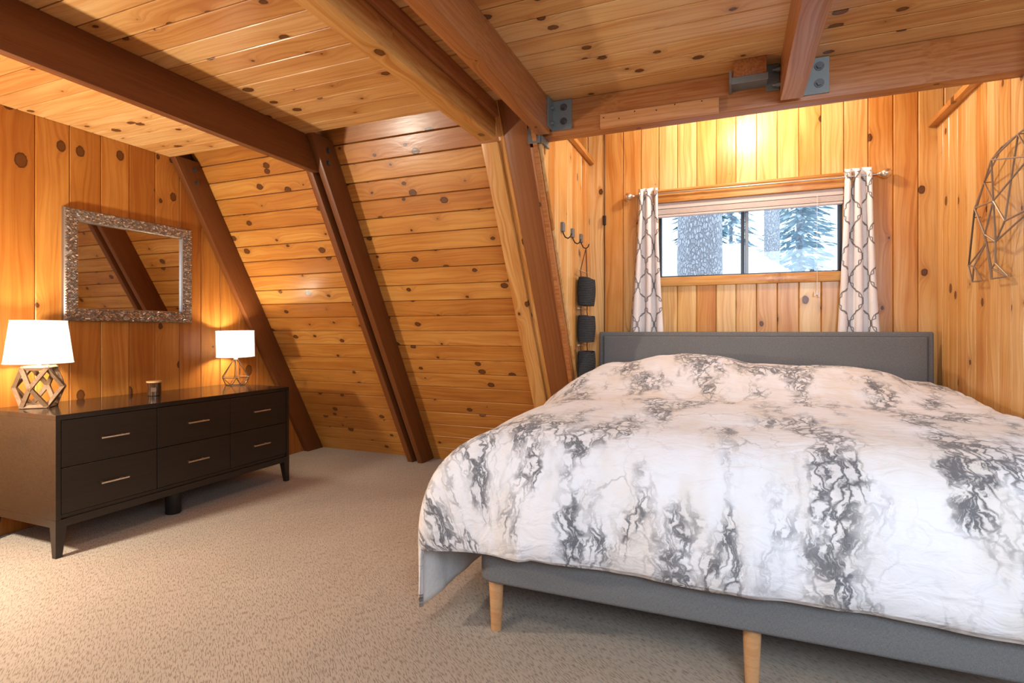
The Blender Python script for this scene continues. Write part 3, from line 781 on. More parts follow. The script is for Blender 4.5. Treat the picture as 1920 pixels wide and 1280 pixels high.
for x, y in ((-0.877, 2.0), (0.066, 2.0), (1.005, 2.0), (-0.877, 3.9), (1.005, 3.9)):
    MB().lathe([(0.0205, 0.0), (0.0215, 0.004), (0.030, 0.200), (0.030, 0.206)], (0, 0, 0), 24).build('leg', M_beech, bed, True, 40, Matrix.Translation((x, y, 0)) )
HX0, HX1 = -0.921, 1.152
hbd = MB().box(HX0, HX1, 4.032, 4.074, 0.20, 1.197, 0.012, 3).build('headboard', M_grey, bed, True, 40)
MB().box(HX0 + 0.034, HX1 - 0.034, 4.020, 4.044, 0.35, 1.166, 0.011, 3).build('headboard_panel', M_grey, hbd, True, 40)
MB().tube([(HX0 + 0.030, 4.032, 0.4), (HX0 + 0.030, 4.032, 1.170), (HX1 - 0.030, 4.032, 1.170), (HX1 - 0.030, 4.032, 0.4)], 0.004, 8).build('piping', M_grey, hbd, True)
mt = MB().box(-0.90, 1.03, 1.99, 4.015, 0.235, 0.60, 0.05, 4).build('mattress', M_lining, bed, True, 40)
mt['label'] = 'white mattress'

# duvet
def lerp_tab(tab, x):
    if x <= tab[0][0]: return tab[0][1]
    for (a, p), (b, q) in zip(tab[:-1], tab[1:]):
        if x <= b:
            t = (x - a) / (b - a); t = t * t * (3 - 2 * t); return p + (q - p) * t
    return tab[-1][1]
HEADT = [(-0.95, 0.905), (-0.70, 0.985), (-0.42, 1.035), (-0.13, 1.040), (0.16, 1.005), (0.34, 0.990), (0.58, 0.985), (0.78, 0.965), (0.96, 0.905), (1.10, 0.888)]
def sstep(a, b, x):
    t = min(1, max(0, (x - a) / (b - a))); return t * t * (3 - 2 * t)
def top_z(x, y):
    z = 0.845
    h = lerp_tab(HEADT, x)
    z += (h - 0.845) * sstep(3.05, 3.62, y) * (1 - 0.10 * sstep(3.80, 4.0, y))
    z += 0.016 * noise.noise(Vector((x * 2.4, y * 2.4, 1.3))) + 0.010 * noise.noise(Vector((x * 5.5, y * 7.0, 4.1)))
    z += 0.006 * noise.noise(Vector((x * 9.0, y * 16.0, 7.7))) * sstep(2.4, 3.0, y)
    z -= 0.02 * sstep(2.6, 2.2, y)
    return z
ix0, ix1, iy0, iy1 = -0.70, 1.10, 2.22, 4.00
def make_duvet():
    bm = bmesh.new(); uvl = bm.loops.layers.uv.new('UVMap'); UVv = {}
    NX, NY = 110, 110
    xs = [ix0 + (ix1 - ix0) * i / NX for i in range(NX + 1)]; yy = [iy1 + (iy0 - iy1) * j / NY for j in range(NY + 1)]
    g = []
    for y in yy:
        row = []
        for x in xs:
            v = bm.verts.new((x, y, top_z(x, y))); UVv[v] = (x, y); row.append(v)
        g.append(row)
    for j in range(NY):
        for i in range(NX): bm.faces.new((g[j][i], g[j + 1][i], g[j + 1][i + 1], g[j][i + 1]))
    # skirts: (inner vertex, out vector, arc end z, hem z, texture direction)
    cols = []
    for j in range(NY):
        y = yy[j]
        ow = 0.50 - 0.21 * sstep(3.25, 3.72, y)
        cols.append((g[j][0], Vector((-ow, 0, 0)), 0.335, 0.075 + 0.012 * noise.noise(Vector((y * 3, 0, 0))), Vector((-1, 0))))
    NF = 44
    for k in range(NF + 1):
        t = k / NF; a = t * math.pi / 2
        if t < 0.4: ov = Vector((-0.50, -0.275 * t / 0.4, 0))
        elif t < 0.6:
            q = (t - 0.4) / 0.2 * math.pi / 2; ov = Vector((-0.42 - 0.08 * math.cos(q), -0.275 - 0.08 * math.sin(q), 0))
        else: ov = Vector((-0.42 * (1 - (t - 0.6) / 0.4), -0.355, 0))
        hem = 0.075 if t < 0.485 else (0.322 + 0.03 * sstep(0.5, 0.9, t))
        cols.append((g[NY][0], ov, 0.335 + 0.03 * t, hem, Vector((ov.x, ov.y)).normalized()))
    for i in range(1, NX):
        x = xs[i]
        cols.append((g[NY][i], Vector((0, -0.355, 0)), 0.372, 0.352 + 0.010 * noise.noise(Vector((x * 2.2, 3, 0))), Vector((0, -1))))
    for k in range(9):
        t = k / 8; a = t * math.pi / 2; p = 2.0 / 3.0
        ov = Vector((0.075 * math.sin(a) ** p if k else 0, -0.355 * math.cos(a) ** p if k < 8 else 0, 0))
        cols.append((g[NY][NX], ov, 0.37, 0.345, Vector((math.sin(a), -math.cos(a)))))
    for j in range(NY - 1, -1, -1):
        cols.append((g[j][NX], Vector((0.075, 0, 0)), 0.60, 0.40, Vector((1, 0))))
    NA, NSt = 18, 10; P = 2.0 / 2.4
    prev = None
    for ci, (v0, ov, za, hem, td) in enumerate(cols):
        z0 = v0.co.z; col = [v0]; ln = 0.0; last = v0.co.copy(); od = ov.normalized()
        u0 = UVv[v0]
        for k in range(1, NA + NSt + 1):
            if k <= NA:
                a = math.pi / 2 * k / NA
                o = ov * (math.sin(a) ** P); z = z0 - (z0 - za) * (1 - math.cos(a) ** P if k < NA else 1)
            else:
                q = (k - NA) / NSt
                o = ov * (1.0 - 0.06 * q * (1 if ov.x == 0 else 0.35)); z = za + (hem - za) * q
            if z < hem and k <= NA: z = hem - 0.0005 * k
            pnt = Vector((v0.co.x, v0.co.y, 0)) + o
            pnt.z = z
            f = min(1.0, k / NA)
            w = noise.noise(Vector((pnt.x * 3.2, pnt.y * 3.2, z * 1.2 + 5))) * 0.030 + noise.noise(Vector((pnt.x * 8, pnt.y * 8, z * 2.2))) * 0.012
            w += noise.noise(Vector((pnt.x * 15, pnt.y * 15, z * 9 + 2))) * 0.004
            if ov.x > 0.01: w *= 0.2
            pnt = pnt + od * (w * f)
            ln += (pnt - last).length; last = pnt.copy()
            nv = bm.verts.new(pnt); UVv[nv] = (u0[0] + td.x * ln, u0[1] + td.y * ln); col.append(nv)
        if prev:
            for k in range(len(col) - 1):
                q = [prev[k], prev[k + 1], col[k + 1], col[k]]
                qq = []
                for v in q:
                    if v not in qq: qq.append(v)
                if len(qq) > 2:
                    try: bm.faces.new(qq)
                    except ValueError: pass
        prev = col
    for f in bm.faces:
        f.smooth = True
        for l in f.loops: l[uvl].uv = UVv[l.vert]
    bmesh.ops.recalc_face_normals(bm, faces=bm.faces[:])
    up = [f for f in bm.faces if f.calc_center_median().z > 0.8]
    if up and sum(f.normal.z for f in up) < 0: bmesh.ops.reverse_faces(bm, faces=bm.faces[:])
    me = D.meshes.new('duvet'); bm.to_mesh(me); bm.free()
    me.materials.append(M_duvet); me.materials.append(M_lining)
    return me
dv = link('duvet', make_duvet())
tag(dv, 'white duvet with grey marble veining draped over the bed', 'duvet')
md = dv.modifiers.new('thick', 'SOLIDIFY'); md.thickness = 0.016; md.offset = -1; md.material_offset = 1; md.material_offset_rim = 0

# ------------------------------------------------------------------ dresser
dz = empty('dresser', (-3.6, 2.55, 0.0), 'low dark espresso six-drawer dresser against the pine wall', 'dresser')
DX0, DX1, DY0, DY1 = -3.945, -3.297, 1.742, 3.366
MB().box(DX0, DX1, DY0, DY1, 0.728, 0.756, 0.002).build('top', M_esptop, dz)
MB().box(DX0, DX1, DY0, DY0 + 0.024, 0.20, 0.728, 0.001).build('side_panel', M_espresso, dz)
MB().box(DX0, DX1, DY1 - 0.024, DY1, 0.20, 0.728, 0.001).build('side_panel', M_espresso, dz)
MB().box(DX0, DX1 - 0.012, DY0 + 0.024, DY1 - 0.024, 0.20, 0.222, 0.001).build('bottom_panel', M_espresso, dz)
MB().box(DX0, DX0 + 0.01, DY0 + 0.024, DY1 - 0.024, 0.222, 0.728).build('back_panel', M_espresso, dz)
MB().box(DX1 - 0.10, DX1 - 0.025, DY0 + 0.024, DY1 - 0.024, 0.222, 0.728).build('carcass', simple('black_gap', (0.008, 0.006, 0.005), 0.8), dz)
MB().box(DX1 - 0.03, DX1, DY0, DY1, 0.158, 0.20, 0.002).build('apron', M_espresso, dz)
MB().box(DX0, DX1 - 0.03, DY0, DY0 + 0.024, 0.158, 0.20, 0.002).build('apron', M_espresso, dz)
MB().box(DX0, DX1 - 0.03, DY1 - 0.024, DY1, 0.158, 0.20, 0.002).build('apron', M_espresso, dz)
dys = [DY0 + 0.026, 2.288, 2.818, DY1 - 0.026]
for k in range(3):
    for za, zb in ((0.226, 0.470), (0.474, 0.724)):
        a, b_ = dys[k] + 0.002, dys[k + 1] - 0.002
        dr_ = MB().box(DX1 - 0.022, DX1 - 0.003, a, b_, za, zb, 0.0015).build('drawer', M_espresso, dz)
        c = (a + b_) / 2; zc = zb - 0.123
        MB().tube([(DX1 + 0.022, c - 0.076, zc), (DX1 + 0.022, c + 0.076, zc)], 0.0055, 10) \
            .tube([(DX1 - 0.004, c - 0.052, zc), (DX1 + 0.022, c - 0.052, zc)], 0.004, 8) \
            .tube([(DX1 - 0.004, c + 0.052, zc), (DX1 + 0.022, c + 0.052, zc)], 0.004, 8).build('handle', M_nickel, dr_, True)
def dleg(x, y, sx, sy):
    # square tapered leg, outer faces upright
    x1, y1 = x + sx * 0.056, y + sy * 0.056; xb, yb = x + sx * 0.030, y + sy * 0.030
    x -= sx * 0.0009; y -= sy * 0.0009
    lo = [(x, y, 0), (xb, y, 0), (xb, yb, 0), (x, yb, 0)]; hi = [(x, y, 0.20), (x1, y, 0.20), (x1, y1, 0.20), (x, y1, 0.20)]
    MB().hull8(lo + hi).build('leg', M_espresso, dz)
dleg(DX1, DY0, -1, 1); dleg(DX1, DY1, -1, -1); dleg(DX0, DY0, 1, 1); dleg(DX0, DY1, 1, -1)
MB().lathe([(0.045, 0.0), (0.047, 0.004), (0.047, 0.20)], (-3.42, 2.48, 0), 24).build('centre_foot', simple('black_plastic_foot', (0.012, 0.012, 0.012), 0.4), dz, True, 40)

# ------------------------------------------------------------------ lamps
ZD = 0.756
def shade(parent, c, r0, r1, z0, z1, tilt=0.0):
    mb = MB(); n = 48
    mb.lathe([(r0, z0 - z0), (r1, z1 - z0)], (0, 0, 0), n, caps=False)
    mw = Matrix.Translation((c[0], c[1], z0)) @ Matrix.Rotation(tilt, 4, 'X')
    o = mb.build('lamp_shade', M_shade, parent, True, 60, mw)
    md = o.modifiers.new('t', 'SOLIDIFY'); md.thickness = 0.0025
    for r, z in ((r0, 0.0), (r1, z1 - z0)):
        MB().tube([(r * math.cos(a), r * math.sin(a), z) for a in [2 * math.pi * i / 48 for i in range(48)]], 0.0022, 6, closed=True).build('shade_rim', M_shade, o, True, 60, mw)
    return o
M_socket = simple('white_lamp_socket', (0.75, 0.75, 0.72), 0.4)
LA = (-3.765, 1.905)
la = empty('table_lamp', (LA[0], LA[1], ZD), 'table lamp with tapered white shade and open wooden polyhedron base', 'lamp')
k = 0.1175; cz = ZD + 0.119
rot = math.radians(-92)
def cv(x, y, z):
    return Vector((LA[0] + 0.74 * k * (x * math.cos(rot) - y * math.sin(rot)), LA[1] + 0.74 * k * (x * math.sin(rot) + y * math.cos(rot)), cz + k * z))
V = [Vector(p) for p in [(1, 1, 0), (1, -1, 0), (-1, 1, 0), (-1, -1, 0), (1, 0, 1), (-1, 0, 1), (0, 1, 1), (0, -1, 1), (1, 0, -1), (-1, 0, -1), (0, 1, -1), (0, -1, -1)]]
V = [Vector((p.x, p.y, p.z)) for p in V]
for i in range(12):
    for j in range(i + 1, 12):
        if abs((V[i] - V[j]).length - math.sqrt(2)) < 0.01:
            a, b_ = cv(*(V[i] * 0.95)), cv(*(V[j] * 0.95))
            mid = (a + b_) / 2 - Vector((LA[0], LA[1], cz))
            t = (b_ - a).normalized()
            MB().bar(a - t * 0.006, b_ + t * 0.006, 0.021, 0.019, mid).build('base_bar', M_lampwood, la)
MB().tube([(LA[0], LA[1], ZD + 0.225), (LA[0], LA[1], ZD + 0.31)], 0.010, 12).build('stem', M_socket, la, True)
MB().box(LA[0] - 0.055, LA[0] + 0.055, LA[1] - 0.010, LA[1] + 0.010, ZD + 0.222, ZD + 0.232).build('top_bar', M_lampwood, la)
shade(la, LA, 0.160, 0.130, 1.016, 1.262)
MB().lathe([(0.0, -0.035), (0.022, -0.025), (0.03, 0.0), (0.022, 0.025), (0.0, 0.035)], (LA[0], LA[1], 1.115), 16, caps=False).build('bulb', M_bulb, la, True)

LB = (-3.795, 3.292)
lb = empty('table_lamp', (LB[0], LB[1], ZD), 'table lamp with white drum shade and thin wire diamond base', 'lamp')
M_wire = simple('bronze_wire', (0.15, 0.10, 0.065), 0.4, 0.8)
NB = 6
apex = [(LB[0] + 0.012 * math.cos(2 * math.pi * i / NB + 0.4), LB[1] + 0.012 * math.sin(2 * math.pi * i / NB + 0.4), ZD + 0.218) for i in range(NB)]
mid_ = [(LB[0] + 0.112 * math.cos(2 * math.pi * i / NB + 0.4), LB[1] + 0.112 * math.sin(2 * math.pi * i / NB + 0.4), ZD + 0.066) for i in range(NB)]
low = [(LB[0] + 0.072 * math.cos(2 * math.pi * (i + 0.5) / NB + 0.4), LB[1] + 0.072 * math.sin(2 * math.pi * (i + 0.5) / NB + 0.4), ZD + 0.003) for i in range(NB)]
for i in range(NB):
    j = (i + 1) % NB
    for a, b_ in ((apex[i], mid_[i]), (mid_[i], mid_[j]), (mid_[i], low[i]), (mid_[j], low[i]), (low[i], low[j])):
        MB().tube([a, b_], 0.0027, 6).build('wire', M_wire, lb, True)
MB().lathe([(0.016, 0), (0.016, 0.012), (0.009, 0.014), (0.009, 0.05)], (LB[0], LB[1], ZD + 0.212), 16).build('stem', M_socket, lb, True)
shade(lb, LB, 0.143, 0.143, 0.992, 1.203, math.radians(1.5))
MB().lathe([(0.0, -0.035), (0.022, -0.025), (0.03, 0.0), (0.022, 0.025), (0.0, 0.035)], (LB[0], LB[1], 1.09), 16, caps=False).build('bulb', M_bulb, lb, True)
point_light('lamp_bulb_light', (LA[0], LA[1], 1.115), 70, (1.0, 0.87, 0.66), 0.035)
point_light('lamp_bulb_light', (LB[0], LB[1], 1.09), 70, (1.0, 0.87, 0.66), 0.035)

# candle
CA = (-3.70, 2.545)
ca = empty('candle_jar', (CA[0], CA[1], ZD), 'brown glass candle jar with a wooden lid between the two lamps', 'candle')
M_amber = simple('brown_glass', (0.045, 0.021, 0.010), 0.08, 0.0, 0.6, **{'Coat Weight': 0.5})
MB().lathe([(0.038, 0.0), (0.042, 0.004), (0.042, 0.088), (0.040, 0.090)], (0, 0, 0), 32).build('jar', M_amber, ca, True, 40, Matrix.Translation((CA[0], CA[1], ZD)))
MB().lathe([(0.045, 0.090), (0.047, 0.092), (0.047, 0.100), (0.045, 0.102)], (0, 0, 0), 32).build('lid', M_beech, ca, True, 40, Matrix.Translation((CA[0], CA[1], ZD)))
MB().box(0.0405, 0.0425, -0.016, 0.016, 0.030, 0.058).build('label', simple('brown_jar_label', (0.10, 0.05, 0.025), 0.6), ca, mw=Matrix.Translation((CA[0], CA[1], ZD)) @ Matrix.Rotation(math.radians(-40), 4, 'Z'))

# ------------------------------------------------------------------ mirror
mr = empty('wall_mirror', (-3.95, 2.575, 1.268), 'framed wall mirror with silver mosaic border above the dresser', 'mirror')
my0, my1, mz0, mz1, fw = 2.132, 3.016, 1.268, 2.000, 0.082
XM = XG
def frame_side(a0, a1, b0_, b1):
    """quad ring piece: outer edge a0-a1, inner edge b0-b1 in (y,z); bevelled face"""
    bm = bmesh.new(); uvl = bm.loops.layers.uv.new('UVMap')
    def V3(p, x): return bm.verts.new((x, p[0], p[1]))
    lv = [(a0, a1, 0.002), (a0, a1, 0.024), (tuple(Vector(a0).lerp(Vector(b0_), 0.12)), tuple(Vector(a1).lerp(Vector(b1), 0.12)), 0.034),
          (tuple(Vector(a0).lerp(Vector(b0_), 0.9)), tuple(Vector(a1).lerp(Vector(b1), 0.9)), 0.026), (b0_, b1, 0.020), (b0_, b1, 0.004)]
    rows = [(V3(p, XM + x), V3(q, XM + x)) for p, q, x in lv]
    d = 0.0
    horiz = abs(a0[0] - a1[0]) > abs(a0[1] - a1[1])
    for (p, q), (r, s) in zip(rows[:-1], rows[1:]):
        f = bm.faces.new((p, q, s, r))
        for l in f.loops:
            co = l.vert.co; l[uvl].uv = (co.y, co.z)
    bmesh.ops.recalc_face_normals(bm, faces=bm.faces[:])
    me = D.meshes.new('frame_side'); bm.to_mesh(me); bm.free()
    return link('frame_side', me, M_mosaic, mr)
O = [(my0, mz0), (my1, mz0), (my1, mz1), (my0, mz1)]; I = [(my0 + fw, mz0 + fw), (my1 - fw, mz0 + fw), (my1 - fw, mz1 - fw), (my0 + fw, mz1 - fw)]
for i in range(4): frame_side(O[i], O[(i + 1) % 4], I[i], I[(i + 1) % 4])
tb = bmesh.new(); rt = random.Random(5)
def face_x(d):   # height of the frame face at distance d from the outer edge
    q = d / fw
    return 0.024 + 0.010 * q / 0.12 if q < 0.12 else 0.034 - 0.008 * (q - 0.12) / 0.78
tw, thh = 0.0155, 0.0084
row = 0; z = mz0 + 0.003
while z + thh < mz1:
    y = my0 + 0.002 + (tw * 0.5 if row % 2 else 0.0)
    while y + tw < my1:
        cy, cz_ = y + tw / 2, z + thh / 2
        d = min(cy - my0, my1 - cy, cz_ - mz0, mz1 - cz_)
        if d < fw * 0.93 and not (my0 + fw < y + tw and y < my1 - fw and mz0 + fw < z + thh and z < mz1 - fw):
            x0 = XM + face_x(d) - 0.001; hx = rt.uniform(0.0012, 0.0036); ty, tz = rt.uniform(-0.0024, 0.0024), rt.uniform(-0.0016, 0.0016)
            q0 = [(y + 0.0008, z + 0.0007), (y + tw - 0.0008, z + 0.0007), (y + tw - 0.0008, z + thh - 0.0007), (y + 0.0008, z + thh - 0.0007)]
            lo = [tb.verts.new((x0, p_[0], p_[1])) for p_ in q0]
            hi = [tb.verts.new((x0 + hx + (ty if i_ in (1, 2) else -ty) + (tz if i_ > 1 else -tz), p_[0], p_[1])) for i_, p_ in enumerate(q0)]
            tb.faces.new(hi)
            for i_ in range(4): tb.faces.new((lo[i_], lo[(i_ + 1) % 4], hi[(i_ + 1) % 4], hi[i_]))
        y += tw
    z += thh; row += 1
cl = tb.loops.layers.float_color.new('tile_tone')
for f_ in tb.faces:
    if len(f_.verts) == 4 and min(v_.co.x for v_ in f_.verts) > XM + 0.024:
        pass
    v_ = noise.cell(Vector((round(f_.calc_center_median().y / tw * 2), round(f_.calc_center_median().z / thh), 0.0)) * 1.37)
    for l_ in f_.loops: l_[cl] = (v_, v_, v_, 1)
bmesh.ops.recalc_face_normals(tb, faces=tb.faces[:])
tme = D.meshes.new('mosaic_tiles'); tb.to_mesh(tme); tb.free()
tm_, nt_, tb_ = new_mat('champagne_metal_tile')
at_ = node(nt_, 'ShaderNodeVertexColor'); at_.layer_name = 'tile_tone'
nt_.links.new(ramp(nt_, at_.outputs[0], [(0.0, (0.30, 0.26, 0.22)), (0.6, (0.62, 0.56, 0.50)), (1.0, (1.0, 0.97, 0.93))]), tb_.inputs['Base Color'])
tb_.inputs['Metallic'].default_value = 0.75; tb_.inputs['Roughness'].default_value = 0.25
mo = link('mosaic_tiles', tme, tm_, mr); mo['kind'] = 'stuff'
MB().box(XM + 0.004, XM + 0.010, my0 + fw - 0.004, my1 - fw + 0.004, mz0 + fw - 0.004, mz1 - fw + 0.004).build('glass', M_mirror, mr)
fi = MB()
for i in range(4):
    a, b_ = I[i], I[(i + 1) % 4]; fi.bar((XM + 0.016, a[0], a[1]), (XM + 0.016, b_[0], b_[1]), 0.006)
fi.build('inner_bead', M_nickel, mr)

# ------------------------------------------------------------------ hooks and hanging baskets on the dormer wall
M_black = simple('dark_bronze_hook', (0.035, 0.028, 0.022), 0.45, 0.6)
names = ['wall hook nearest the rafter on the dormer side wall', 'middle of the three wall hooks on the dormer side wall', 'wall hook carrying the hanging baskets']
for (y, z), lab in zip(((3.385, 1.878), (3.620, 1.878), (3.850, 1.878)), names):
    h = empty('wall_hook', (XL, y, z), 'dark metal ' + lab, 'hook', 'wall hooks')
    MB().box(XL, XL + 0.020, y - 0.018, y + 0.018, z - 0.030, z + 0.030, 0.003).build('back_plate', simple('grey_hook_plate', (0.22, 0.21, 0.20), 0.5, 0.5), h)
    MB().tube([(XL + 0.006, y, z - 0.02), (XL + 0.014, y, z - 0.045), (XL + 0.026, y, z - 0.068), (XL + 0.044, y, z - 0.076), (XL + 0.060, y, z - 0.066), (XL + 0.068, y, z - 0.045)], 0.0042, 8).build('hook_arm', M_black, h, True)

def rope_mat():
    m, nt, b = new_mat('charcoal_woven_rope')
    tc = node(nt, 'ShaderNodeTexCoord')
    wv = node(nt, 'ShaderNodeTexWave', bands_direction='Z', ins={'Vector': tc.outputs['Object'], 'Scale': 26.0, 'Distortion': 0.5, 'Detail': 1.0})
    nz = node(nt, 'ShaderNodeTexNoise', ins={'Vector': tc.outputs['Object'], 'Scale': 160.0, 'Detail': 2.0})
    nt.links.new(mixc(nt, mth(nt, 'MULTIPLY', wv.outputs[1], nz.outputs[0]), (0.018, 0.021, 0.025), (0.075, 0.085, 0.10)), b.inputs['Base Color'])
    b.inputs['Roughness'].default_value = 0.9
    bp = node(nt, 'ShaderNodeBump', ins={'Height': wv.outputs[1], 'Strength': 0.8, 'Distance': 0.006})
    nt.links.new(bp.outputs[0], b.inputs['Normal'])
    return m
M_rope = rope_mat()
M_stick = simple('pale_dowel', (0.62, 0.42, 0.22), 0.6)
M_twine = simple('dark_leather_strap', (0.05, 0.035, 0.025), 0.7)
hbk = empty('hanging_basket', (XL + 0.05, 3.82, 0.85), 'three-tier charcoal woven rope basket hanging from the wall hook', 'hanging basket')
yb0, yb1 = 3.712, 3.935
def pocket(zb, zt, lean):
    n = 20; rows = 26
    m = MB(); prev = None
    first = None
    for j in range(rows + 1):
        t = j / rows; z = zb + (zt - zb) * t
        ring = []
        dpt = 0.078 + 0.016 * math.sin(math.pi * t) + 0.006 * t
        for i in range(28):
            a = 2 * math.pi * i / 28
            cx, cy = math.cos(a), math.sin(a)
            px = XL + 0.055 + lean * t + 0.55 * dpt * abs(cx) ** 0.6 * (1 if cx > 0 else -1)
            py = (yb0 + yb1) / 2 + (yb1 - yb0) / 2 * abs(cy) ** 0.6 * (1 if cy > 0 else -1)
            sag = 0.012 * (cx > 0) * t * math.cos(cy * 1.5)
            rr = 1.0 + 0.010 * math.sin(j * math.pi)  # keeps rows even
            ring.append(m.bm.verts.new((px, py, z - sag)))
        if prev:
            for i in range(28): m.bm.faces.new((prev[i], prev[(i + 1) % 28], ring[(i + 1) % 28], ring[i]))
        else: m.bm.faces.new(ring[::-1])
        prev = ring
    o = m.build('pocket', M_rope, hbk, True, 60)
    md = o.modifiers.new('t', 'SOLIDIFY'); md.thickness = 0.006
    return o
pz = [(1.385, 1.585), (1.122, 1.315), (0.868, 1.058)]
for zb, zt in pz: pocket(zb, zt, 0.004)
for z in (1.632, 1.362, 1.102):
    MB().tube([(XL + 0.03, yb0 - 0.025, z), (XL + 0.03, yb1 + 0.025, z)], 0.005, 8).build('dowel', M_stick, hbk, True)
hk = (XL + 0.045, 3.850, 1.803)
for y in (yb0 + 0.02, yb1 - 0.02):
    MB().tube([hk, (XL + 0.035, y, 1.632), (XL + 0.04, y, 1.575)], 0.0035, 6).build('strap', M_twine, hbk, True)
    for za, zb in ((1.40, 1.31), (1.14, 1.05)):
        MB().tube([(XL + 0.04, y, za), (XL + 0.035, y + 0.004, (za + zb) / 2), (XL + 0.04, y, zb)], 0.0035, 6).build('strap', M_twine, hbk, True)

# cord running up the window wall
wc = empty('extension_cord', (-0.905, YW - 0.006, 1.15), 'dark electrical cord with inline switch running up the corner board', 'cord')
MB().tube([(-0.906, YW - 0.004, 0.9), (-0.904, YW - 0.005, 1.5), (-0.907, YW - 0.004, 2.0), (-0.905, YW - 0.005, 2.45), (-0.906, YW - 0.004, 2.95)], 0.0035, 6).build('cable', M_black, wc, True)
MB().box(-0.917, -0.893, YW - 0.022, YW, 2.02, 2.092, 0.004).build('inline_switch', M_black, wc)

# ------------------------------------------------------------------ wire wall art on the right dormer wall
M_art = simple('aged_brass_wire', (0.34, 0.26, 0.19), 0.45, 0.6)
wa = empty('wire_wall_art', (XR, 3.0, 1.45), 'bronze wire geometric animal sculpture hung on the right pine wall', 'wall art')
XB = XR - 0.030
B = dict(a=(3.189, 2.058), b=(3.037, 2.066), c=(3.159, 1.994), d=(3.381, 1.940), e=(3.111, 1.795), f=(3.403, 1.820), g=(3.507, 1.791), h=(3.026, 1.686),
         i=(3.259, 1.665), j=(3.171, 1.616), k=(3.353, 1.639), l=(3.570, 1.548), m=(3.444, 1.531), n=(3.523, 1.459), o=(3.403, 1.455), p=(3.299, 1.504),
         q=(3.202, 1.519), r=(3.299, 1.454), s=(3.131, 1.452), t=(2.80, 2.075), u=(2.78, 1.90), v=(2.76, 1.70), w=(2.60, 1.98), x=(2.55, 1.80), y=(2.62, 1.62), z=(2.70, 1.455), z2=(2.58, 1.455))
dep = dict(c=0.05, e=0.06, f=0.03, h=0.05, i=0.04, j=0.03, u=0.06, v=0.05, m=0.02, q=0.02)
def bp3(kx): y, z = B[kx]; return (XB - dep.get(kx, 0.0), y, z)
edges = 'ab ac bc ad cd ce df de ef dg fg fi ei ej ij ik kj fk gl fl lm kl km ln mo no mn kp kr pq pr qs rs jq ip ps eh hj bh bt tu bu eu uv hv jv tw uw ux wx vx xy vy yz vz zz2 yz2'
toks = []
for tk in edges.split():
    if tk == 'zz2': toks.append(('z', 'z2'))
    elif tk == 'yz2': toks.append(('y', 'z2'))
    else: toks.append((tk[0], tk[1]))
toks += [('c', 'u'), ('k', 'm'), ('l', 'f')]
for a, b_ in set(toks):
    MB().tube([bp3(a), bp3(b_)], 0.0042, 6).build('wire', M_art, wa, True)
for kx in ('d', 'b', 'g', 'n'):
    y, z = B[kx]
    MB().tube([(XR, y, z), (XB, y, z)], 0.003, 6).build('standoff', M_art, wa, True)

# ------------------------------------------------------------------ outside the window
def bark_mat(name, c1, c2):
    m, nt, b = new_mat(name)
    tc = node(nt, 'ShaderNodeTexCoord')
    v = node(nt, 'ShaderNodeTexVoronoi', feature='DISTANCE_TO_EDGE', ins={'Vector': vmth(nt, 'MULTIPLY', tc.outputs['Object'], (34.0, 34.0, 15.0)), 'Scale': 1.0})
    nz = node(nt, 'ShaderNodeTexNoise', ins={'Vector': tc.outputs['Object'], 'Scale': 18.0, 'Detail': 5.0})
    f = mth(nt, 'MULTIPLY', smooth(nt, v.outputs['Distance'], 0.0, 0.14), smooth(nt, nz.outputs[0], 0.25, 0.6))
    nt.links.new(mixc(nt, f, c1, c2), b.inputs['Base Color']); b.inputs['Roughness'].default_value = 0.95
    bp = node(nt, 'ShaderNodeBump', ins={'Height': f, 'Strength': 0.8, 'Distance': 0.03}); nt.links.new(bp.outputs[0], b.inputs['Normal'])
    return m
M_bark = bark_mat('pale_pine_bark', (0.34, 0.33, 0.36), (0.62, 0.63, 0.68))
M_snow = simple('snowy_ground', (0.82, 0.86, 0.92), 0.9)
M_needle = simple('blue_green_needles', (0.20, 0.31, 0.32), 0.9)
M_needle2 = simple('frosted_needles', (0.42, 0.53, 0.59), 0.9)
structure(MB().box(-14, 14, 4.7, 32, -0.5, -0.3).build('ground', M_snow))
def trunk(x, y, r, h, label):
    t = MB(); n = 28
    prof = []
    for k in range(24):
        z = -0.3 + (h + 0.3) * k / 23; prof.append((r * (1.08 - 0.02 * z), z))
    t.lathe(prof, (0, 0, 0), n)
    for v in t.bm.verts:
        d = Vector((v.co.x, v.co.y, 0)); d.normalize()
        v.co += d * 0.05 * r * noise.noise(Vector((d.x * 5 + x, d.y * 5, v.co.z * 2.5)))
    o = t.build('pine_trunk', M_bark, None, True, 60, Matrix.Translation((x, y, 0)))
    tag(o, label, 'tree'); return o
trunk(-0.39, 7.6, 0.272, 7.0, 'thick pale pine trunk just outside the window')
trunk(0.86, 13.6, 0.16, 9.0, 'slimmer hazy tree trunk behind the meeting stile of the window')
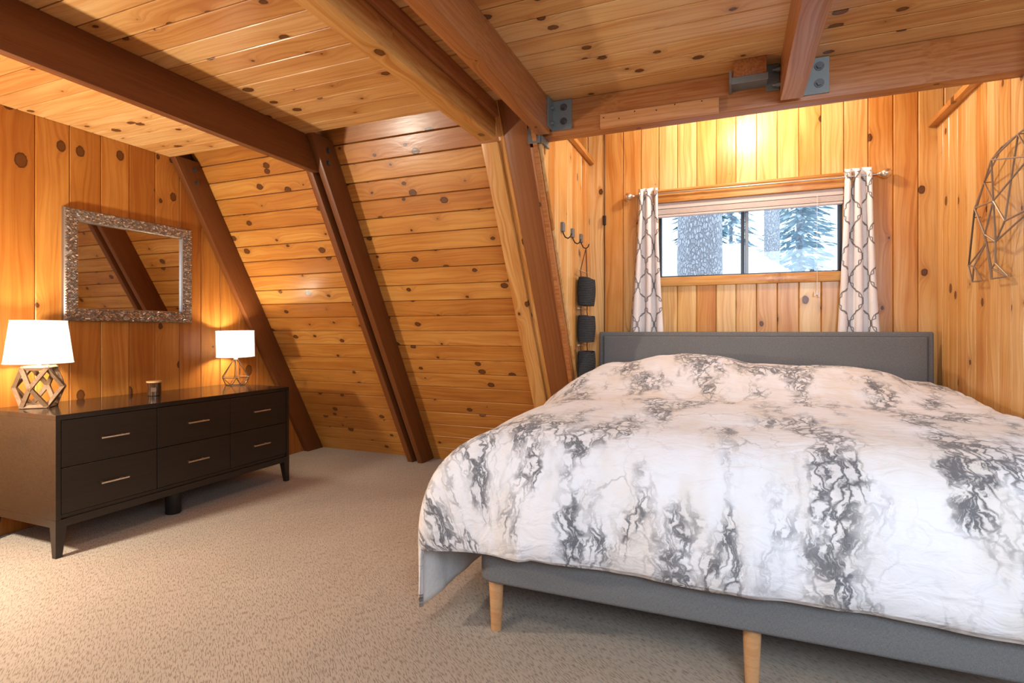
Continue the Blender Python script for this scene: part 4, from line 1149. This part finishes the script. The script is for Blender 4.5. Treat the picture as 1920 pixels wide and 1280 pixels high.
def conifer(x, y, h, w, mat, label, seed):
    rnd = random.Random(seed)
    e = empty('conifer', (x, y, -0.3), label, 'tree', 'trees beyond the window')
    MB().lathe([(0.10, -0.3), (0.02, h)], (x, y, 0), 8).build('trunk', M_bark, e, True)
    bm = bmesh.new()
    for k in range(1700):
        t = rnd.random() ** 0.8; z = 0.3 + (h - 0.3) * t; R = w * (1 - t) * rnd.uniform(0.25, 1.0); a = rnd.uniform(0, 2 * math.pi)
        c = Vector((x + R * math.cos(a), y + R * math.sin(a), z - 0.25 * R))
        s = rnd.uniform(0.10, 0.24)
        d = Vector((math.cos(a), math.sin(a), -0.35 + rnd.uniform(-0.2, 0.2))) * s; q = Vector((-math.sin(a), math.cos(a), rnd.uniform(-0.3, 0.3))) * s * 0.45
        p = [c - d, c + q, c + d * 1.2, c - q]
        bm.faces.new([bm.verts.new(v) for v in p])
    me = D.meshes.new('foliage'); bm.to_mesh(me); bm.free(); link('foliage', me, mat, e)
    return e
conifer(-2.9, 16.0, 7.5, 1.8, M_needle, 'green conifer left of the thick trunk outside', 1)
conifer(0.0, 22.0, 10.0, 2.0, M_needle2, 'frosted conifer behind the snowy roof outside', 2)
conifer(3.6, 14.5, 8.0, 1.7, M_needle2, 'frosted conifer at the right side of the window view', 3)
conifer(1.9, 18.0, 8.5, 1.5, M_needle2, 'pale conifer in the middle of the right window pane', 4)
conifer(-0.9, 17.0, 8.0, 1.6, M_needle, 'green conifer directly behind the thick trunk outside', 7)
conifer(2.4, 23.5, 11.0, 2.4, M_needle, 'tall green conifer far behind the right window pane', 8)
sh = empty('shed', (-0.6, 11.0, -0.3), 'neighbouring building with pale snow-dusted roof seen through the window', 'building')
M_siding = simple('pale_siding', (0.62, 0.60, 0.60), 0.9)
MB().box(-2.6, 0.75, 10.4, 12.6, -0.3, 2.15).build('walls', M_siding, sh)
M_shingle = simple('snowy_shingles', (0.78, 0.77, 0.80), 0.9)
# hipped roof laid in courses
for k in range(8):
    t0, t1 = k / 8, (k + 1) / 8 + 0.03
    z0, z1 = 2.08 + 0.78 * t0, 2.08 + 0.78 * t1
    ya, yb_ = 10.1 + 1.3 * t0, 10.1 + 1.3 * t1
    xa, xb_ = 1.05 - 0.85 * t0, 1.05 - 0.85 * t1
    MB().hull8([(-2.9, ya, z0), (xa, ya, z0), (xb_, yb_, z1), (-2.9, yb_, z1), (-2.9, ya, z0 + 0.05), (xa, ya, z0 + 0.05), (xb_, yb_, z1 + 0.03), (-2.9, yb_, z1 + 0.03)]).build('shingle_course', M_shingle, sh)
    MB().hull8([(xa, ya, z0), (xa, 12.9 - (ya - 10.1), z0), (xb_, 12.9 - (yb_ - 10.1), z1), (xb_, yb_, z1), (xa, ya, z0 + 0.05), (xa, 12.9 - (ya - 10.1), z0 + 0.05), (xb_, 12.9 - (yb_ - 10.1), z1 + 0.03), (xb_, yb_, z1 + 0.03)]).build('shingle_course', M_shingle, sh)
